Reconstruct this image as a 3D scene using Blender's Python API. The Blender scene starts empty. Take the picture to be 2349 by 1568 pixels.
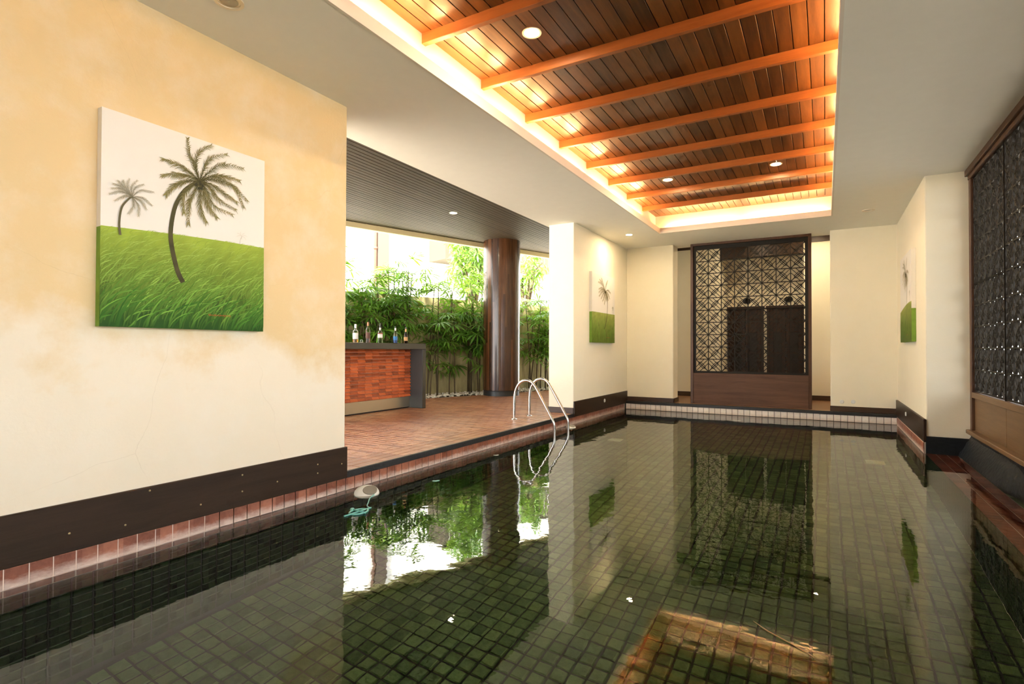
import bpy, bmesh, math, random
import numpy as np
from mathutils import Vector, Matrix

# ------------------------------------------------------------------ camera, world, sun, exposure
sc = bpy.context.scene
COL = sc.collection
WATER_Z = -0.165
CEIL_Z = 3.12

cam_data = bpy.data.cameras.new('camera')
cam = bpy.data.objects.new('camera', cam_data)
COL.objects.link(cam)
_f, _yaw, _pitch, _roll = 1244.29, math.radians(30.005), math.radians(0.734), math.radians(0.183)
_fw = Vector((-math.sin(_yaw) * math.cos(_pitch), math.cos(_yaw) * math.cos(_pitch), math.sin(_pitch)))
_r = Vector((math.cos(_yaw), math.sin(_yaw), 0))
_u = _r.cross(_fw)
_r2 = _r * math.cos(_roll) + _u * math.sin(_roll)
_u2 = -_r * math.sin(_roll) + _u * math.cos(_roll)
M = Matrix.Identity(4)
for i in range(3):
    M[i][0], M[i][1], M[i][2] = _r2[i], _u2[i], -_fw[i]
M[2][3] = 1.05
cam.matrix_world = M
cam_data.sensor_fit = 'HORIZONTAL'
cam_data.sensor_width = 36.0
cam_data.lens = _f / 2349 * 36.0
cam_data.clip_start = 0.02
cam_data.clip_end = 300
sc.camera = cam

world = bpy.data.worlds.new('sky')
sc.world = world
world.use_nodes = True
bgn = world.node_tree.nodes['Background']
bgn.inputs['Color'].default_value = (0.95, 0.985, 1.0, 1)      # bright overcast sky
bgn.inputs['Strength'].default_value = 4.2

sun_d = bpy.data.lights.new('sun', 'SUN')
sun_d.energy = 20.0
sun_d.angle = math.radians(6)
sun_d.color = (1.0, 0.95, 0.86)
sun = bpy.data.objects.new('sun', sun_d)
COL.objects.link(sun)
sun.location = (20, -8, 40)
sun.rotation_euler = Vector((-0.12, 0.52, -0.85)).to_track_quat('-Z', 'Y').to_euler()

vs = sc.view_settings
sc.display_settings.display_device = 'sRGB'
vs.view_transform = 'Standard'
vs.look = 'None'
vs.gamma = 1.0
vs.exposure = 1.35
vs.use_curve_mapping = False
cy = sc.cycles
cy.use_denoising = True
try:
    cy.denoiser = 'OPENIMAGEDENOISE'
except Exception:
    pass
cy.max_bounces = 9
cy.diffuse_bounces = 4
cy.glossy_bounces = 4
cy.transmission_bounces = 6
cy.transparent_max_bounces = 8
cy.sample_clamp_indirect = 12
cy.use_adaptive_sampling = True
cy.adaptive_threshold = 0.06
cy.adaptive_min_samples = 16
cy.caustics_reflective = True
cy.caustics_refractive = True
cy.blur_glossy = 0.5

random.seed(7)
RND = random.Random(11)
np.random.seed(5)

# ------------------------------------------------------------------ helpers: objects
ORG = {}
def org(p):
    return ORG.get(p.name, Vector((0, 0, 0))) if p else Vector((0, 0, 0))

def props(o, label=None, cat=None, group=None, kind=None):
    if label: o['label'] = label
    if cat: o['category'] = cat
    if group: o['group'] = group
    if kind: o['kind'] = kind
    return o

def link(name, data, parent=None, loc=None):
    """link an object; loc is its place in the world (parents are never rotated)"""
    o = bpy.data.objects.new(name, data)
    COL.objects.link(o)
    w = Vector(loc) if loc is not None else Vector((0, 0, 0))
    if parent:
        o.parent = parent
    o.location = w - org(parent)
    ORG[o.name] = w
    return o

def thing(name, label, cat, loc, group=None, kind=None):
    o = link(name, None, None, loc)
    o.empty_display_size = 0.1
    return props(o, label, cat, group, kind)

class MB:
    def __init__(s):
        s.v, s.f, s.c, s.mi = [], [], [], []
    def add(s, verts, faces, col=None, mi=0):
        n = len(s.v)
        s.v += [tuple(p) for p in verts]
        s.f += [tuple(i + n for i in f) for f in faces]
        s.mi += [mi] * len(faces)
        if col is not None:
            s.c += ([tuple(col)] * len(verts)) if not hasattr(col[0], '__len__') else [tuple(k) for k in col]
        return s
    def box(s, x0, x1, y0, y1, z0, z1, col=None, mi=0):
        return s.add([(x0,y0,z0),(x1,y0,z0),(x1,y1,z0),(x0,y1,z0),(x0,y0,z1),(x1,y0,z1),(x1,y1,z1),(x0,y1,z1)],
                     [(0,3,2,1),(4,5,6,7),(0,1,5,4),(1,2,6,5),(2,3,7,6),(3,0,4,7)], col, mi)
    def poly(s, pts, z0, z1, mi=0):
        n = len(pts)
        a = sum(pts[i][0]*pts[(i+1)%n][1]-pts[(i+1)%n][0]*pts[i][1] for i in range(n))
        if a < 0: pts = pts[::-1]
        v = [(p[0],p[1],z0) for p in pts] + [(p[0],p[1],z1) for p in pts]
        f = [tuple(range(n-1,-1,-1)), tuple(range(n,2*n))]
        f += [(i,(i+1)%n,n+(i+1)%n,n+i) for i in range(n)]
        return s.add(v, f, None, mi)
    def lathe(s, prof, n=24, c=(0,0,0), cap=True, mi=0):
        v, f = [], []
        for (r, z) in prof:
            for k in range(n):
                a = 2*math.pi*k/n
                v.append((c[0]+r*math.cos(a), c[1]+r*math.sin(a), c[2]+z))
        for j in range(len(prof)-1):
            for k in range(n):
                f.append((j*n+k, j*n+(k+1)%n, (j+1)*n+(k+1)%n, (j+1)*n+k))
        if cap:
            f.append(tuple(range(n-1,-1,-1)))
            f.append(tuple((len(prof)-1)*n+k for k in range(n)))
        return s.add(v, f, None, mi)
    def tube(s, pts, r, n=10, closed=False, mi=0):
        P = [Vector(p) for p in pts]
        m = len(P)
        rs = r if hasattr(r, '__len__') else [r]*m
        v, f = [], []
        up = None
        for i in range(m):
            if closed:
                t = (P[(i+1)%m]-P[i-1]).normalized()
            else:
                t = (P[min(i+1,m-1)]-P[max(i-1,0)]).normalized()
            if up is None:
                up = Vector((0,0,1)) if abs(t.z) < .9 else Vector((1,0,0))
            a = t.cross(up)
            if a.length < 1e-6: a = t.orthogonal()
            a.normalize(); b = a.cross(t).normalized(); up = b
            for k in range(n):
                an = 2*math.pi*k/n
                v.append(P[i]+(a*math.cos(an)+b*math.sin(an))*rs[i])
        rng = m if closed else m-1
        for i in range(rng):
            j = (i+1)%m
            for k in range(n):
                f.append((i*n+k, i*n+(k+1)%n, j*n+(k+1)%n, j*n+k))
        if not closed:
            f.append(tuple(range(n-1,-1,-1)))
            f.append(tuple((m-1)*n+k for k in range(n)))
        return s.add(v, f, None, mi)
    def mesh(s, name, mats, smooth=False, off=Vector((0,0,0)), bevel=0, seg=1):
        me = bpy.data.meshes.new(name)
        me.from_pydata([(p[0]-off[0], p[1]-off[1], p[2]-off[2]) for p in s.v], [], s.f)
        for m in (mats if isinstance(mats, (list, tuple)) else [mats]):
            me.materials.append(m)
        if any(s.mi):
            me.polygons.foreach_set('material_index', s.mi)
        if s.c:
            at = me.color_attributes.new('Col', 'FLOAT_COLOR', 'POINT')
            at.data.foreach_set('color', [q for c in s.c for q in (c[0], c[1], c[2], 1.0)])
        if bevel:
            bm = bmesh.new(); bm.from_mesh(me)
            bmesh.ops.recalc_face_normals(bm, faces=bm.faces)
            es = [e for e in bm.edges if len(e.link_faces) == 2 and e.calc_face_angle(0) > 0.5]
            bmesh.ops.bevel(bm, geom=es, offset=bevel, segments=seg, affect='EDGES', profile=0.5)
            bm.to_mesh(me); bm.free()
        if smooth:
            me.polygons.foreach_set('use_smooth', [True]*len(me.polygons))
            if smooth != 'all':
                try: me.set_sharp_from_angle(angle=math.radians(40))
                except Exception: pass
        me.update()
        return me
    def build(s, name, mats, parent=None, smooth=False, bevel=0, seg=1, loc=None):
        w = Vector(loc) if loc is not None else org(parent)
        me = s.mesh(name, mats, smooth, w, bevel, seg)
        return link(name, me, parent, w)

def box(name, x0, x1, y0, y1, z0, z1, mat, parent=None, bevel=0, seg=1, loc=None):
    return MB().box(x0,x1,y0,y1,z0,z1).build(name, mat, parent, bevel=bevel, seg=seg, loc=loc)

def struct(o, label, cat=None):
    return props(o, label, cat, None, 'structure')

# ------------------------------------------------------------------ helpers: materials
class NT:
    def __init__(s, name):
        s.m = bpy.data.materials.new(name); s.m.use_nodes = True
        s.t = s.m.node_tree; s.n = s.t.nodes; s.l = s.t.links
        s.b = s.n['Principled BSDF']; s.out = s.n['Material Output']
    def node(s, typ, **kw):
        n = s.n.new(typ)
        for k, v in kw.items(): setattr(n, k, v)
        return n
    def link(s, a, b): s.l.new(a, b)
    def setp(s, **kw):
        for k, v in kw.items():
            k = k.replace('_', ' ')
            if hasattr(v, 'is_linked') or isinstance(v, bpy.types.NodeSocket): s.l.new(v, s.b.inputs[k])
            else: s.b.inputs[k].default_value = (*v, 1) if isinstance(v, tuple) and len(v) == 3 else v
    def pos(s):
        return s.node('ShaderNodeNewGeometry').outputs['Position']
    def mapped(s, vec, scale=(1,1,1), loc=(0,0,0), rot=(0,0,0)):
        m = s.node('ShaderNodeMapping'); s.link(vec, m.inputs['Vector'])
        m.inputs['Scale'].default_value = scale; m.inputs['Location'].default_value = loc; m.inputs['Rotation'].default_value = rot
        return m.outputs['Vector']
    def noise(s, vec, scale, detail=4, rough=0.55, dist=0):
        n = s.node('ShaderNodeTexNoise'); s.link(vec, n.inputs['Vector'])
        n.inputs['Scale'].default_value = scale; n.inputs['Detail'].default_value = detail
        n.inputs['Roughness'].default_value = rough; n.inputs['Distortion'].default_value = dist
        return n.outputs['Fac']
    def ramp(s, fac, stops):
        r = s.node('ShaderNodeValToRGB'); s.link(fac, r.inputs['Fac'])
        e = r.color_ramp.elements
        while len(e) > 1: e.remove(e[-1])
        e[0].position, e[0].color = stops[0][0], (*stops[0][1], 1)
        for p, c in stops[1:]:
            k = e.new(p); k.color = (*c, 1)
        return r.outputs['Color']
    def mix(s, fac, a, b, mode='MIX'):
        m = s.node('ShaderNodeMix', data_type='RGBA', blend_type=mode)
        for sock, v in ((m.inputs[0], fac), (m.inputs[6], a), (m.inputs[7], b)):
            if isinstance(v, bpy.types.NodeSocket): s.link(v, sock)
            elif isinstance(v, (int, float)): sock.default_value = v
            else: sock.default_value = (*v, 1)
        return m.outputs[2]
    def math(s, op, a, b=0.0, c=0.0, clamp=False):
        m = s.node('ShaderNodeMath', operation=op, use_clamp=clamp)
        for i, v in enumerate((a, b, c)):
            if isinstance(v, bpy.types.NodeSocket): s.link(v, m.inputs[i])
            else: m.inputs[i].default_value = v
        return m.outputs[0]
    def sep(s, vec):
        n = s.node('ShaderNodeSeparateXYZ'); s.link(vec, n.inputs[0]); return n.outputs
    def maprange(s, v, a, b, c=0.0, d=1.0):
        n = s.node('ShaderNodeMapRange'); s.link(v, n.inputs[0])
        for i, q in enumerate((a, b, c, d)): n.inputs[i+1].default_value = q
        return n.outputs[0]
    def bump(s, h, strength=0.3, dist=0.01):
        b = s.node('ShaderNodeBump'); s.link(h, b.inputs['Height'])
        b.inputs['Strength'].default_value = strength; b.inputs['Distance'].default_value = dist
        s.link(b.outputs['Normal'], s.b.inputs['Normal']); return b
    def cellrand(s, vec, size, off=(0,0,0)):
        """a random value for each cell of a grid in space"""
        m = s.mapped(vec, tuple(1/q for q in size), tuple(-o/q for o, q in zip(off, size)))
        f = s.node('ShaderNodeVectorMath', operation='FLOOR'); s.link(m, f.inputs[0])
        w = s.node('ShaderNodeTexWhiteNoise', noise_dimensions='3D'); s.link(f.outputs[0], w.inputs['Vector'])
        return w.outputs['Value']

def plain(name, col, rough=0.5, metal=0.0, spec=0.5, bump=0, bscale=40, var=0.0):
    t = NT(name)
    t.setp(Base_Color=col, Roughness=rough, Metallic=metal, Specular_IOR_Level=spec)
    if bump or var:
        nz = t.noise(t.pos(), bscale, 5)
        if bump: t.bump(nz, bump, 0.01)
        if var:
            t.setp(Base_Color=t.mix(nz, tuple(c*(1-var) for c in col), tuple(min(1, c*(1+var)) for c in col)))
    return t.m

def wall_paint(name, col, pale, patch=True, crack=True):
    t = NT(name); p = t.pos(); x, y, z = t.sep(p)
    big = t.noise(p, 0.9, 6, 0.6)
    c = t.mix(t.maprange(big, 0.35, 0.7), tuple(q*0.95 for q in col), col)
    mid = t.noise(p, 3.5, 7, 0.65)
    c = t.mix(t.maprange(mid, 0.45, 0.75, 0, 0.35), c, pale)
    if patch:      # pale worn patch with ragged border, plus low daylight painted into the colour
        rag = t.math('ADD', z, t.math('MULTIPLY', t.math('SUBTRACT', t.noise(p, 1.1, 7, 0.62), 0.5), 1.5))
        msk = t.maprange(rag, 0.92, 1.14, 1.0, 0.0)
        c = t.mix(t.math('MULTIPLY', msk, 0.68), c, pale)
    if crack:
        v = t.node('ShaderNodeTexVoronoi', feature='DISTANCE_TO_EDGE')
        wob = t.node('ShaderNodeVectorMath', operation='ADD'); t.link(p, wob.inputs[0])
        nn = t.node('ShaderNodeTexNoise'); t.link(p, nn.inputs['Vector']); nn.inputs['Scale'].default_value = 3.0; nn.inputs['Detail'].default_value = 6
        sc_ = t.node('ShaderNodeVectorMath', operation='SCALE'); t.link(nn.outputs['Color'], sc_.inputs[0]); sc_.inputs['Scale'].default_value = 0.14
        t.link(sc_.outputs[0], wob.inputs[1]); t.link(wob.outputs[0], v.inputs['Vector']); v.inputs['Scale'].default_value = 0.62
        line = t.maprange(v.outputs['Distance'], 0.0, 0.0016, 1.0, 0.0)
        line = t.math('MULTIPLY', line, t.maprange(big, 0.45, 0.6))
        c = t.mix(t.math('MULTIPLY', line, 0.16), c, (0.30, 0.20, 0.09))
    t.setp(Base_Color=c, Roughness=0.75, Specular_IOR_Level=0.25)
    t.bump(t.math('ADD', t.noise(p, 55, 6, 0.6), t.math('MULTIPLY', mid, 2.0)), 0.16, 0.008)
    return t.m

def wood(name, dark, light, axis='Y', rough=0.4, scale=1.0, cell=None, coat=0.0, cellvar=0.5, coff=(0,0,0), spec=0.4):
    t = NT(name); p = t.pos()
    s = {'X': (0.6, 9, 9), 'Y': (9, 0.6, 9), 'Z': (9, 9, 0.6)}[axis]
    g = t.noise(t.mapped(p, tuple(q*scale for q in s)), 3.0, 8, 0.62, 0.6)
    f = t.noise(t.mapped(p, tuple(q*scale*5 for q in s)), 5.0, 3, 0.6)
    k = t.math('ADD', t.math('MULTIPLY', g, 0.75), t.math('MULTIPLY', f, 0.25))
    if cell:
        k = t.math('ADD', k, t.math('MULTIPLY', t.math('SUBTRACT', t.cellrand(p, cell, coff), 0.5), cellvar))
    c = t.ramp(k, [(0.25, dark), (0.72, light)])
    t.setp(Base_Color=c, Roughness=rough, Coat_Weight=coat, Coat_Roughness=0.12, Specular_IOR_Level=spec)
    t.bump(f, 0.12, 0.004)
    return t.m

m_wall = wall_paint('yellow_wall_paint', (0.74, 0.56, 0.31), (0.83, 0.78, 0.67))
m_wall_far = wall_paint('yellow_wall_paint_smooth', (0.88, 0.81, 0.64), (0.88, 0.83, 0.70), False, False)
m_ceil = plain('ceiling_white', (0.88, 0.86, 0.79), 0.8, spec=0.2, bump=0.05, bscale=8, var=0.03)
m_cove = plain('cove_white', (0.80, 0.74, 0.64), 0.8, spec=0.2)
m_plank = wood('ceiling_plank_wood', (0.060, 0.022, 0.008), (0.185, 0.072, 0.020), 'Y', 0.33, 1.0, (0.107, 50, 50), 0.15, 0.45, (0.111, 0, 0))
m_beam = wood('ceiling_beam_wood', (0.26, 0.080, 0.020), (0.38, 0.128, 0.035), 'X', 0.4, 1.0, (50, 0.8215, 50), 0.05, 0.2)
m_slat = wood('terrace_slat_wood', (0.046, 0.029, 0.016), (0.080, 0.053, 0.031), 'Y', 0.6, 0.7, (0.0875, 60, 60), 0, 0.3, spec=0.2)
m_black = plain('black_gap', (0.012, 0.009, 0.007), 0.8)
m_base = wood('dark_baseboard_wood', (0.016, 0.008, 0.004), (0.042, 0.021, 0.010), 'Y', 0.42, 0.8, spec=0.25)
m_base_x = wood('dark_baseboard_wood_x', (0.03, 0.016, 0.010), (0.075, 0.040, 0.025), 'X', 0.4, 0.8)
m_frame = wood('screen_frame_wood', (0.045, 0.018, 0.009), (0.115, 0.050, 0.024), 'Z', 0.4, 0.8)
m_door = wood('niche_door_wood', (0.012, 0.006, 0.003), (0.040, 0.018, 0.009), 'Z', 0.5, 0.8, spec=0.25)
m_panel = wood('screen_panel_wood', (0.055, 0.022, 0.011), (0.150, 0.070, 0.038), 'X', 0.55, 0.6)
m_panel_y = wood('screen_panel_wood_y', (0.10, 0.052, 0.022), (0.22, 0.125, 0.058), 'Y', 0.38, 0.5)
m_lattice = plain('lattice_black', (0.016, 0.013, 0.010), 0.5, spec=0.2)
m_steel = plain('polished_steel', (0.62, 0.60, 0.56), 0.22, 1.0)
m_brushed = plain('brushed_steel', (0.62, 0.57, 0.45), 0.30, 1.0, bump=0.02, bscale=4)
m_coping = plain('black_coping_stone', (0.016, 0.016, 0.017), 0.38, bump=0.5, bscale=70, var=0.3)
m_grout = plain('pale_grout', (0.74, 0.58, 0.48), 0.85)
m_grout_dark = plain('dark_grout', (0.018, 0.022, 0.016), 0.8)
m_steelgrey = plain('bar_slab_grey', (0.036, 0.032, 0.024), 0.2, 0.0, spec=0.6)
m_barleg = plain('bar_leg_grey', (0.055, 0.060, 0.064), 0.45, bump=0.1, bscale=60, var=0.2)
m_white = plain('white_plastic', (0.74, 0.74, 0.71), 0.35)
m_grey = plain('grey_plastic', (0.24, 0.22, 0.18), 0.5)
m_teal = plain('teal_plastic', (0.16, 0.46, 0.42), 0.4)
m_tar = plain('tar_paint', (0.009, 0.012, 0.016), 0.45, spec=0.3, bump=1.0, bscale=22, var=0.5)
m_pebble = plain('white_pebble', (0.70, 0.65, 0.56), 0.7, var=0.2, bscale=12)
m_soil = plain('dark_soil', (0.05, 0.035, 0.02), 0.9)
m_ground = plain('pale_paving', (0.60, 0.55, 0.46), 0.85, var=0.1, bscale=2)
m_lawn = plain('court_paving', (0.17, 0.15, 0.125), 0.9, var=0.3, bscale=9)
m_stem = plain('palm_stem', (0.085, 0.055, 0.022), 0.7, bump=0.4, bscale=90, var=0.4)
m_bark = plain('tree_bark', (0.12, 0.085, 0.05), 0.85, bump=0.6, bscale=30, var=0.3)
m_bld = plain('white_render', (0.84, 0.82, 0.78), 0.85)
m_salmon = plain('salmon_render', (0.095, 0.045, 0.026), 0.8)
m_pilaster = plain('pale_salmon_render', (0.085, 0.058, 0.044), 0.8)
m_tanlattice = plain('balcony_tan', (0.060, 0.048, 0.028), 0.8)
m_fascia = plain('cream_fascia', (0.62, 0.52, 0.31), 0.7, var=0.05, bscale=6)

def tile_mat(name, dark, light, scum=None, size=(0.1014, 0.1014, 0.1014), rough=0.3, relief=0.6, spec=0.5, rscale=48, rdist=0.004):
    t = NT(name); p = t.pos(); z = t.sep(p)[2]
    k = t.math('ADD', t.math('MULTIPLY', t.noise(p, 26, 6, 0.65), 0.6), t.math('MULTIPLY', t.cellrand(p, size, (0, 0, WATER_Z)), 0.4))
    c = t.ramp(k, [(0.25, dark), (0.75, light)])
    if scum:
        n = t.noise(t.mapped(p, (1, 1, 2.5)), 9, 7, 0.7)
        h = t.math('ADD', z, t.math('MULTIPLY', t.math('SUBTRACT', n, 0.5), 0.09))
        msk = t.math('MULTIPLY', t.maprange(h, WATER_Z + 0.004, WATER_Z + 0.060, 1, 0), t.maprange(z, WATER_Z - 0.012, WATER_Z, 0, 1))
        c = t.mix(t.math('MULTIPLY', msk, 0.8), c, scum)
    t.setp(Base_Color=c, Roughness=rough, Specular_IOR_Level=spec)
    t.bump(t.noise(p, rscale, 4, 0.6, 0.8), relief, rdist)
    return t.m

m_tile_red = tile_mat('red_brown_tile', (0.19, 0.054, 0.028), (0.40, 0.145, 0.082), (0.78, 0.64, 0.56))
m_tile_ledge = tile_mat('ledge_tile', (0.13, 0.030, 0.015), (0.27, 0.075, 0.04))
m_tile_pale = tile_mat('pale_tile', (0.68, 0.60, 0.55), (0.90, 0.84, 0.79), (0.62, 0.50, 0.41), rough=0.35)
m_tile_side = tile_mat('dark_green_side_tile', (0.012, 0.026, 0.012), (0.040, 0.066, 0.030), rough=0.2)
m_tile_floor = tile_mat('green_pool_tile', (0.050, 0.088, 0.036), (0.140, 0.195, 0.082), rough=0.10, relief=1.0, spec=0.6, rscale=34, rdist=0.007)

def bar_tile_mat():
    t = NT('bar_glazed_tile'); p = t.pos()
    k = t.math('ADD', t.math('MULTIPLY', t.noise(p, 14, 5), 0.4), t.math('MULTIPLY', t.cellrand(p, (50, 0.157, 0.0555), (0, 5.895-0.157*4, 0.205)), 0.6))
    t.setp(Base_Color=t.ramp(k, [(0.12, (0.14, 0.030, 0.010)), (0.4, (0.40, 0.085, 0.024)), (0.8, (0.58, 0.135, 0.038))]), Roughness=0.28)
    return t.m
m_bartile = bar_tile_mat()

def deck_mat():
    t = NT('deck_strip_tile'); p = t.pos()
    k = t.math('ADD', t.math('MULTIPLY', t.noise(t.mapped(p, (3, 14, 3)), 2.2, 6), 0.45), t.math('MULTIPLY', t.cellrand(p, (0.30, 0.10, 50)), 0.55))
    t.setp(Base_Color=t.ramp(k, [(0.2, (0.20, 0.070, 0.030)), (0.5, (0.34, 0.140, 0.065)), (0.85, (0.46, 0.235, 0.125))]), Roughness=0.36)
    t.bump(t.noise(p, 30, 4), 0.15, 0.004)
    return t.m
m_deck = deck_mat()

def col_attr_mat(name, rough=0.6):
    t = NT(name)
    a = t.node('ShaderNodeVertexColor', layer_name='Col')
    t.setp(Base_Color=a.outputs['Color'], Roughness=rough, Specular_IOR_Level=0.25)
    return t.m
m_paint = col_attr_mat('oil_paint')
m_canvas_white = plain('canvas_white', (0.80, 0.76, 0.69), 0.7, spec=0.2, var=0.02, bscale=5)
m_canvas_green = plain('canvas_green', (0.20, 0.34, 0.05), 0.7, spec=0.2, var=0.3, bscale=12)

def leaf_mat(name, a, b, trans=0.35):
    t = NT(name)
    oi = t.node('ShaderNodeObjectInfo')
    c = t.mix(oi.outputs['Random'], a, b)
    t.setp(Base_Color=c, Roughness=0.32, Specular_IOR_Level=0.6)
    tr = t.node('ShaderNodeBsdfTranslucent'); t.link(t.mix(0.5, c, (0.42, 0.62, 0.05)), tr.inputs['Color'])
    mx = t.node('ShaderNodeMixShader'); mx.inputs[0].default_value = trans
    t.link(t.b.outputs[0], mx.inputs[1]); t.link(tr.outputs[0], mx.inputs[2]); t.link(mx.outputs[0], t.out.inputs['Surface'])
    return t.m
m_leaf = leaf_mat('palm_leaf', (0.055, 0.165, 0.018), (0.14, 0.33, 0.035))
m_leaf_tree = leaf_mat('tree_leaf', (0.06, 0.14, 0.02), (0.13, 0.25, 0.045), 0.35)

def emit(name, col, s):
    t = NT(name); t.setp(Base_Color=(0.8, 0.8, 0.8), Emission_Color=col, Emission_Strength=s); return t.m
m_tube = emit('warm_cove_tube', (1.0, 0.58, 0.25), 45.0)
m_lens_on = emit('lit_downlight_lens', (1.0, 0.78, 0.48), 350.0)
m_lens_off = plain('unlit_downlight_lens', (0.35, 0.33, 0.28), 0.15, 0.6)
m_ring = plain('downlight_ring', (0.70, 0.62, 0.48), 0.3, 0.3)

def glass(name, col, rough=0.02, ior=1.45):
    t = NT(name); t.setp(Base_Color=col, Roughness=rough, IOR=ior, Transmission_Weight=1.0); return t.m
m_glass = glass('clear_glass', (0.93, 0.95, 0.92))
m_glass_brown = glass('brown_glass', (0.16, 0.05, 0.015))
m_amber = glass('amber_spirit', (0.85, 0.30, 0.06))
m_cola = glass('dark_rum', (0.15, 0.05, 0.02))
m_blue = plain('blue_liqueur', (0.01, 0.06, 0.32), 0.2)

def water_mat():
    t = NT('pool_water')
    t.n.remove(t.b)
    g = t.node('ShaderNodeBsdfGlass'); g.inputs['IOR'].default_value = 1.333; g.inputs['Roughness'].default_value = 0.0
    g.inputs['Color'].default_value = (1, 1, 1, 1)
    p = t.pos()
    h = t.math('ADD', t.math('MULTIPLY', t.noise(t.mapped(p, (1, 1.0, 1)), 2.0, 2, 0.5), 1.0), t.math('MULTIPLY', t.noise(p, 11, 2, 0.5), 0.12))
    b = t.node('ShaderNodeBump'); b.inputs['Strength'].default_value = 0.16; b.inputs['Distance'].default_value = 0.02
    t.link(h, b.inputs['Height']); t.link(b.outputs['Normal'], g.inputs['Normal'])
    t.link(g.outputs[0], t.out.inputs['Surface'])
    a = t.node('ShaderNodeVolumeAbsorption'); a.inputs['Color'].default_value = (0.62, 0.80, 0.46, 1); a.inputs['Density'].default_value = 0.34
    t.link(a.outputs[0], t.out.inputs['Volume'])
    return t.m
m_water = water_mat()

# ------------------------------------------------------------------ frame of the slanting garden side
GO = Vector((-7.33, 9.17, 0)); GD = Vector((0.327, 0.945, 0)).normalized(); GN = Vector((-GD.y, GD.x, 0))
def gp(s, t, z=0.0):
    q = GO + GD * s + GN * t
    return Vector((q.x, q.y, z))

# ------------------------------------------------------------------ setting: walls
XL, XR, YF = -3.55, 1.03, 10.88
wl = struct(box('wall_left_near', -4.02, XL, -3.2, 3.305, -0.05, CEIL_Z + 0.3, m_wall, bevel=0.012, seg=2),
            'yellow plaster wall carrying the large palm painting, with a worn patch and painted-in daylight low down', 'wall')
wlf = struct(box('wall_left_far', -4.0, XL, 8.155, 11.3, -0.05, CEIL_Z + 0.3, m_wall_far, bevel=0.012, seg=2),
             'short cream wall beside the pool ladder, under a lit downlight', 'wall')
wbl = struct(box('wall_back_left', XL, -2.60, YF, 11.25, 0.0, CEIL_Z + 0.3, m_wall_far, bevel=0.012, seg=2),
             'cream wall pier at the end of the pool beside the lattice screen', 'wall')
wbr = struct(box('wall_back_right', 0.078, XR + 0.02, YF, 11.25, 0.0, CEIL_Z + 0.3, m_wall_far, bevel=0.012, seg=2),
             'cream wall pier with two white round covers near its foot', 'wall')
wr = struct(MB().box(XR, 1.475, 8.02, 11.25, 0.03, CEIL_Z + 0.3).build('wall_right_far', m_wall_far, None, bevel=0.012, seg=2),
            'cream wall block with a narrow palm painting, beside the black lattice wall', 'wall')
struct(MB().poly([(-5.0, 12.67), (-2.025, 12.67), (-2.025, 14.2), (-5.0, 14.2)], 0, 3.6).build('wall_niche_left', m_wall_far),
       'pale lit niche wall seen through the lattice next to the dark doors', 'wall')
struct(MB().poly([(-0.385, 12.98), (1.7, 12.98), (1.7, 14.2), (-0.385, 14.2)], 0, 3.6).build('wall_niche_right', m_wall_far),
       'warm lit niche wall seen past the edge of the lattice screen', 'wall')
struct(box('wall_niche_back', -2.03, -0.38, 13.86, 14.2, 0, 3.6, m_wall_far), 'niche wall above and between the two dark doors', 'wall')
struct(box('wall_niche_side', -5.0, -4.9, 11.2, 12.7, 0, 3.6, m_wall_far), 'end wall of the niche corridor behind the pool', 'wall')
struct(box('wall_niche_side_right', 1.6, 1.7, 11.2, 13.0, 0, 3.6, m_wall_far), 'other end wall of the niche corridor', 'wall')
struct(box('floor_niche', -5.0, 1.7, 10.80, 14.2, -0.06, 0.0, wood('niche_floor', (0.16, 0.075, 0.034), (0.26, 0.13, 0.06), 'X', 0.35, 0.6)),
       'brown floor strip behind the far pool edge and under the lattice screen', 'floor')
struct(box('ceiling_niche', -5.0, 1.7, 11.2, 14.2, 3.45, 3.6, m_ceil), 'niche ceiling behind the lattice screen', 'ceiling')
struct(box('trim_niche_left', -4.9, -2.02, 12.64, 12.672, 3.31, 3.45, m_base_x), 'dark cornice strip on the niche wall', 'trim')
struct(box('trim_niche_right', -0.385, 1.6, 12.95, 12.982, 3.31, 3.45, m_base_x), 'dark cornice strip on the warm lit niche wall', 'trim')
struct(box('trim_niche_lintel', -2.02, -0.39, 12.75, 12.95, 3.06, 3.45, m_base), 'dark wooden lintel above the niche doors', 'trim')

struct(box('wall_near_light_block', -4.02, 1.6, -3.6, -3.3, -0.05, 3.4, m_wall_far), 'unseen cream wall added at the near end of the pool to shut out daylight', 'wall')  # unseen, added to stop daylight flooding in from behind the viewer
# ceiling with coffer
CX0, CX1, CY0, CY1 = -2.555, 0.09, -2.2, 9.68        # coffer mouth
CV = 0.10                                           # cove depth
m_ = MB()
m_.box(-4.06, CX0, -5.0, 11.3, CEIL_Z, CEIL_Z + 0.06)
m_.box(CX1, 1.6, -5.0, 11.3, CEIL_Z, CEIL_Z + 0.06)
m_.box(CX0, CX1, CY1, 11.3, CEIL_Z, CEIL_Z + 0.06)
m_.box(CX0, CX1, -5.0, CY0, CEIL_Z, CEIL_Z + 0.06)
ceil = struct(m_.build('ceiling', m_ceil), 'flat off-white ceiling around the timber coffer', 'ceiling')
m_ = MB()      # lip standing up at the mouth and the walls of the coffer behind it
L = 0.018
for (a, b, c, d) in ((CX0 - L, CX0 + 0.004, CY0, CY1 + L), (CX1 - 0.004, CX1 + L, CY0, CY1 + L), (CX0 + 0.004, CX1 - 0.004, CY1 - 0.004, CY1 + L), (CX0 + 0.004, CX1 - 0.004, CY0 - L, CY0 + 0.004)):
    m_.box(a, b, c, d, CEIL_Z - 0.003, CEIL_Z + 0.092)
W = 0.05
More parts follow.
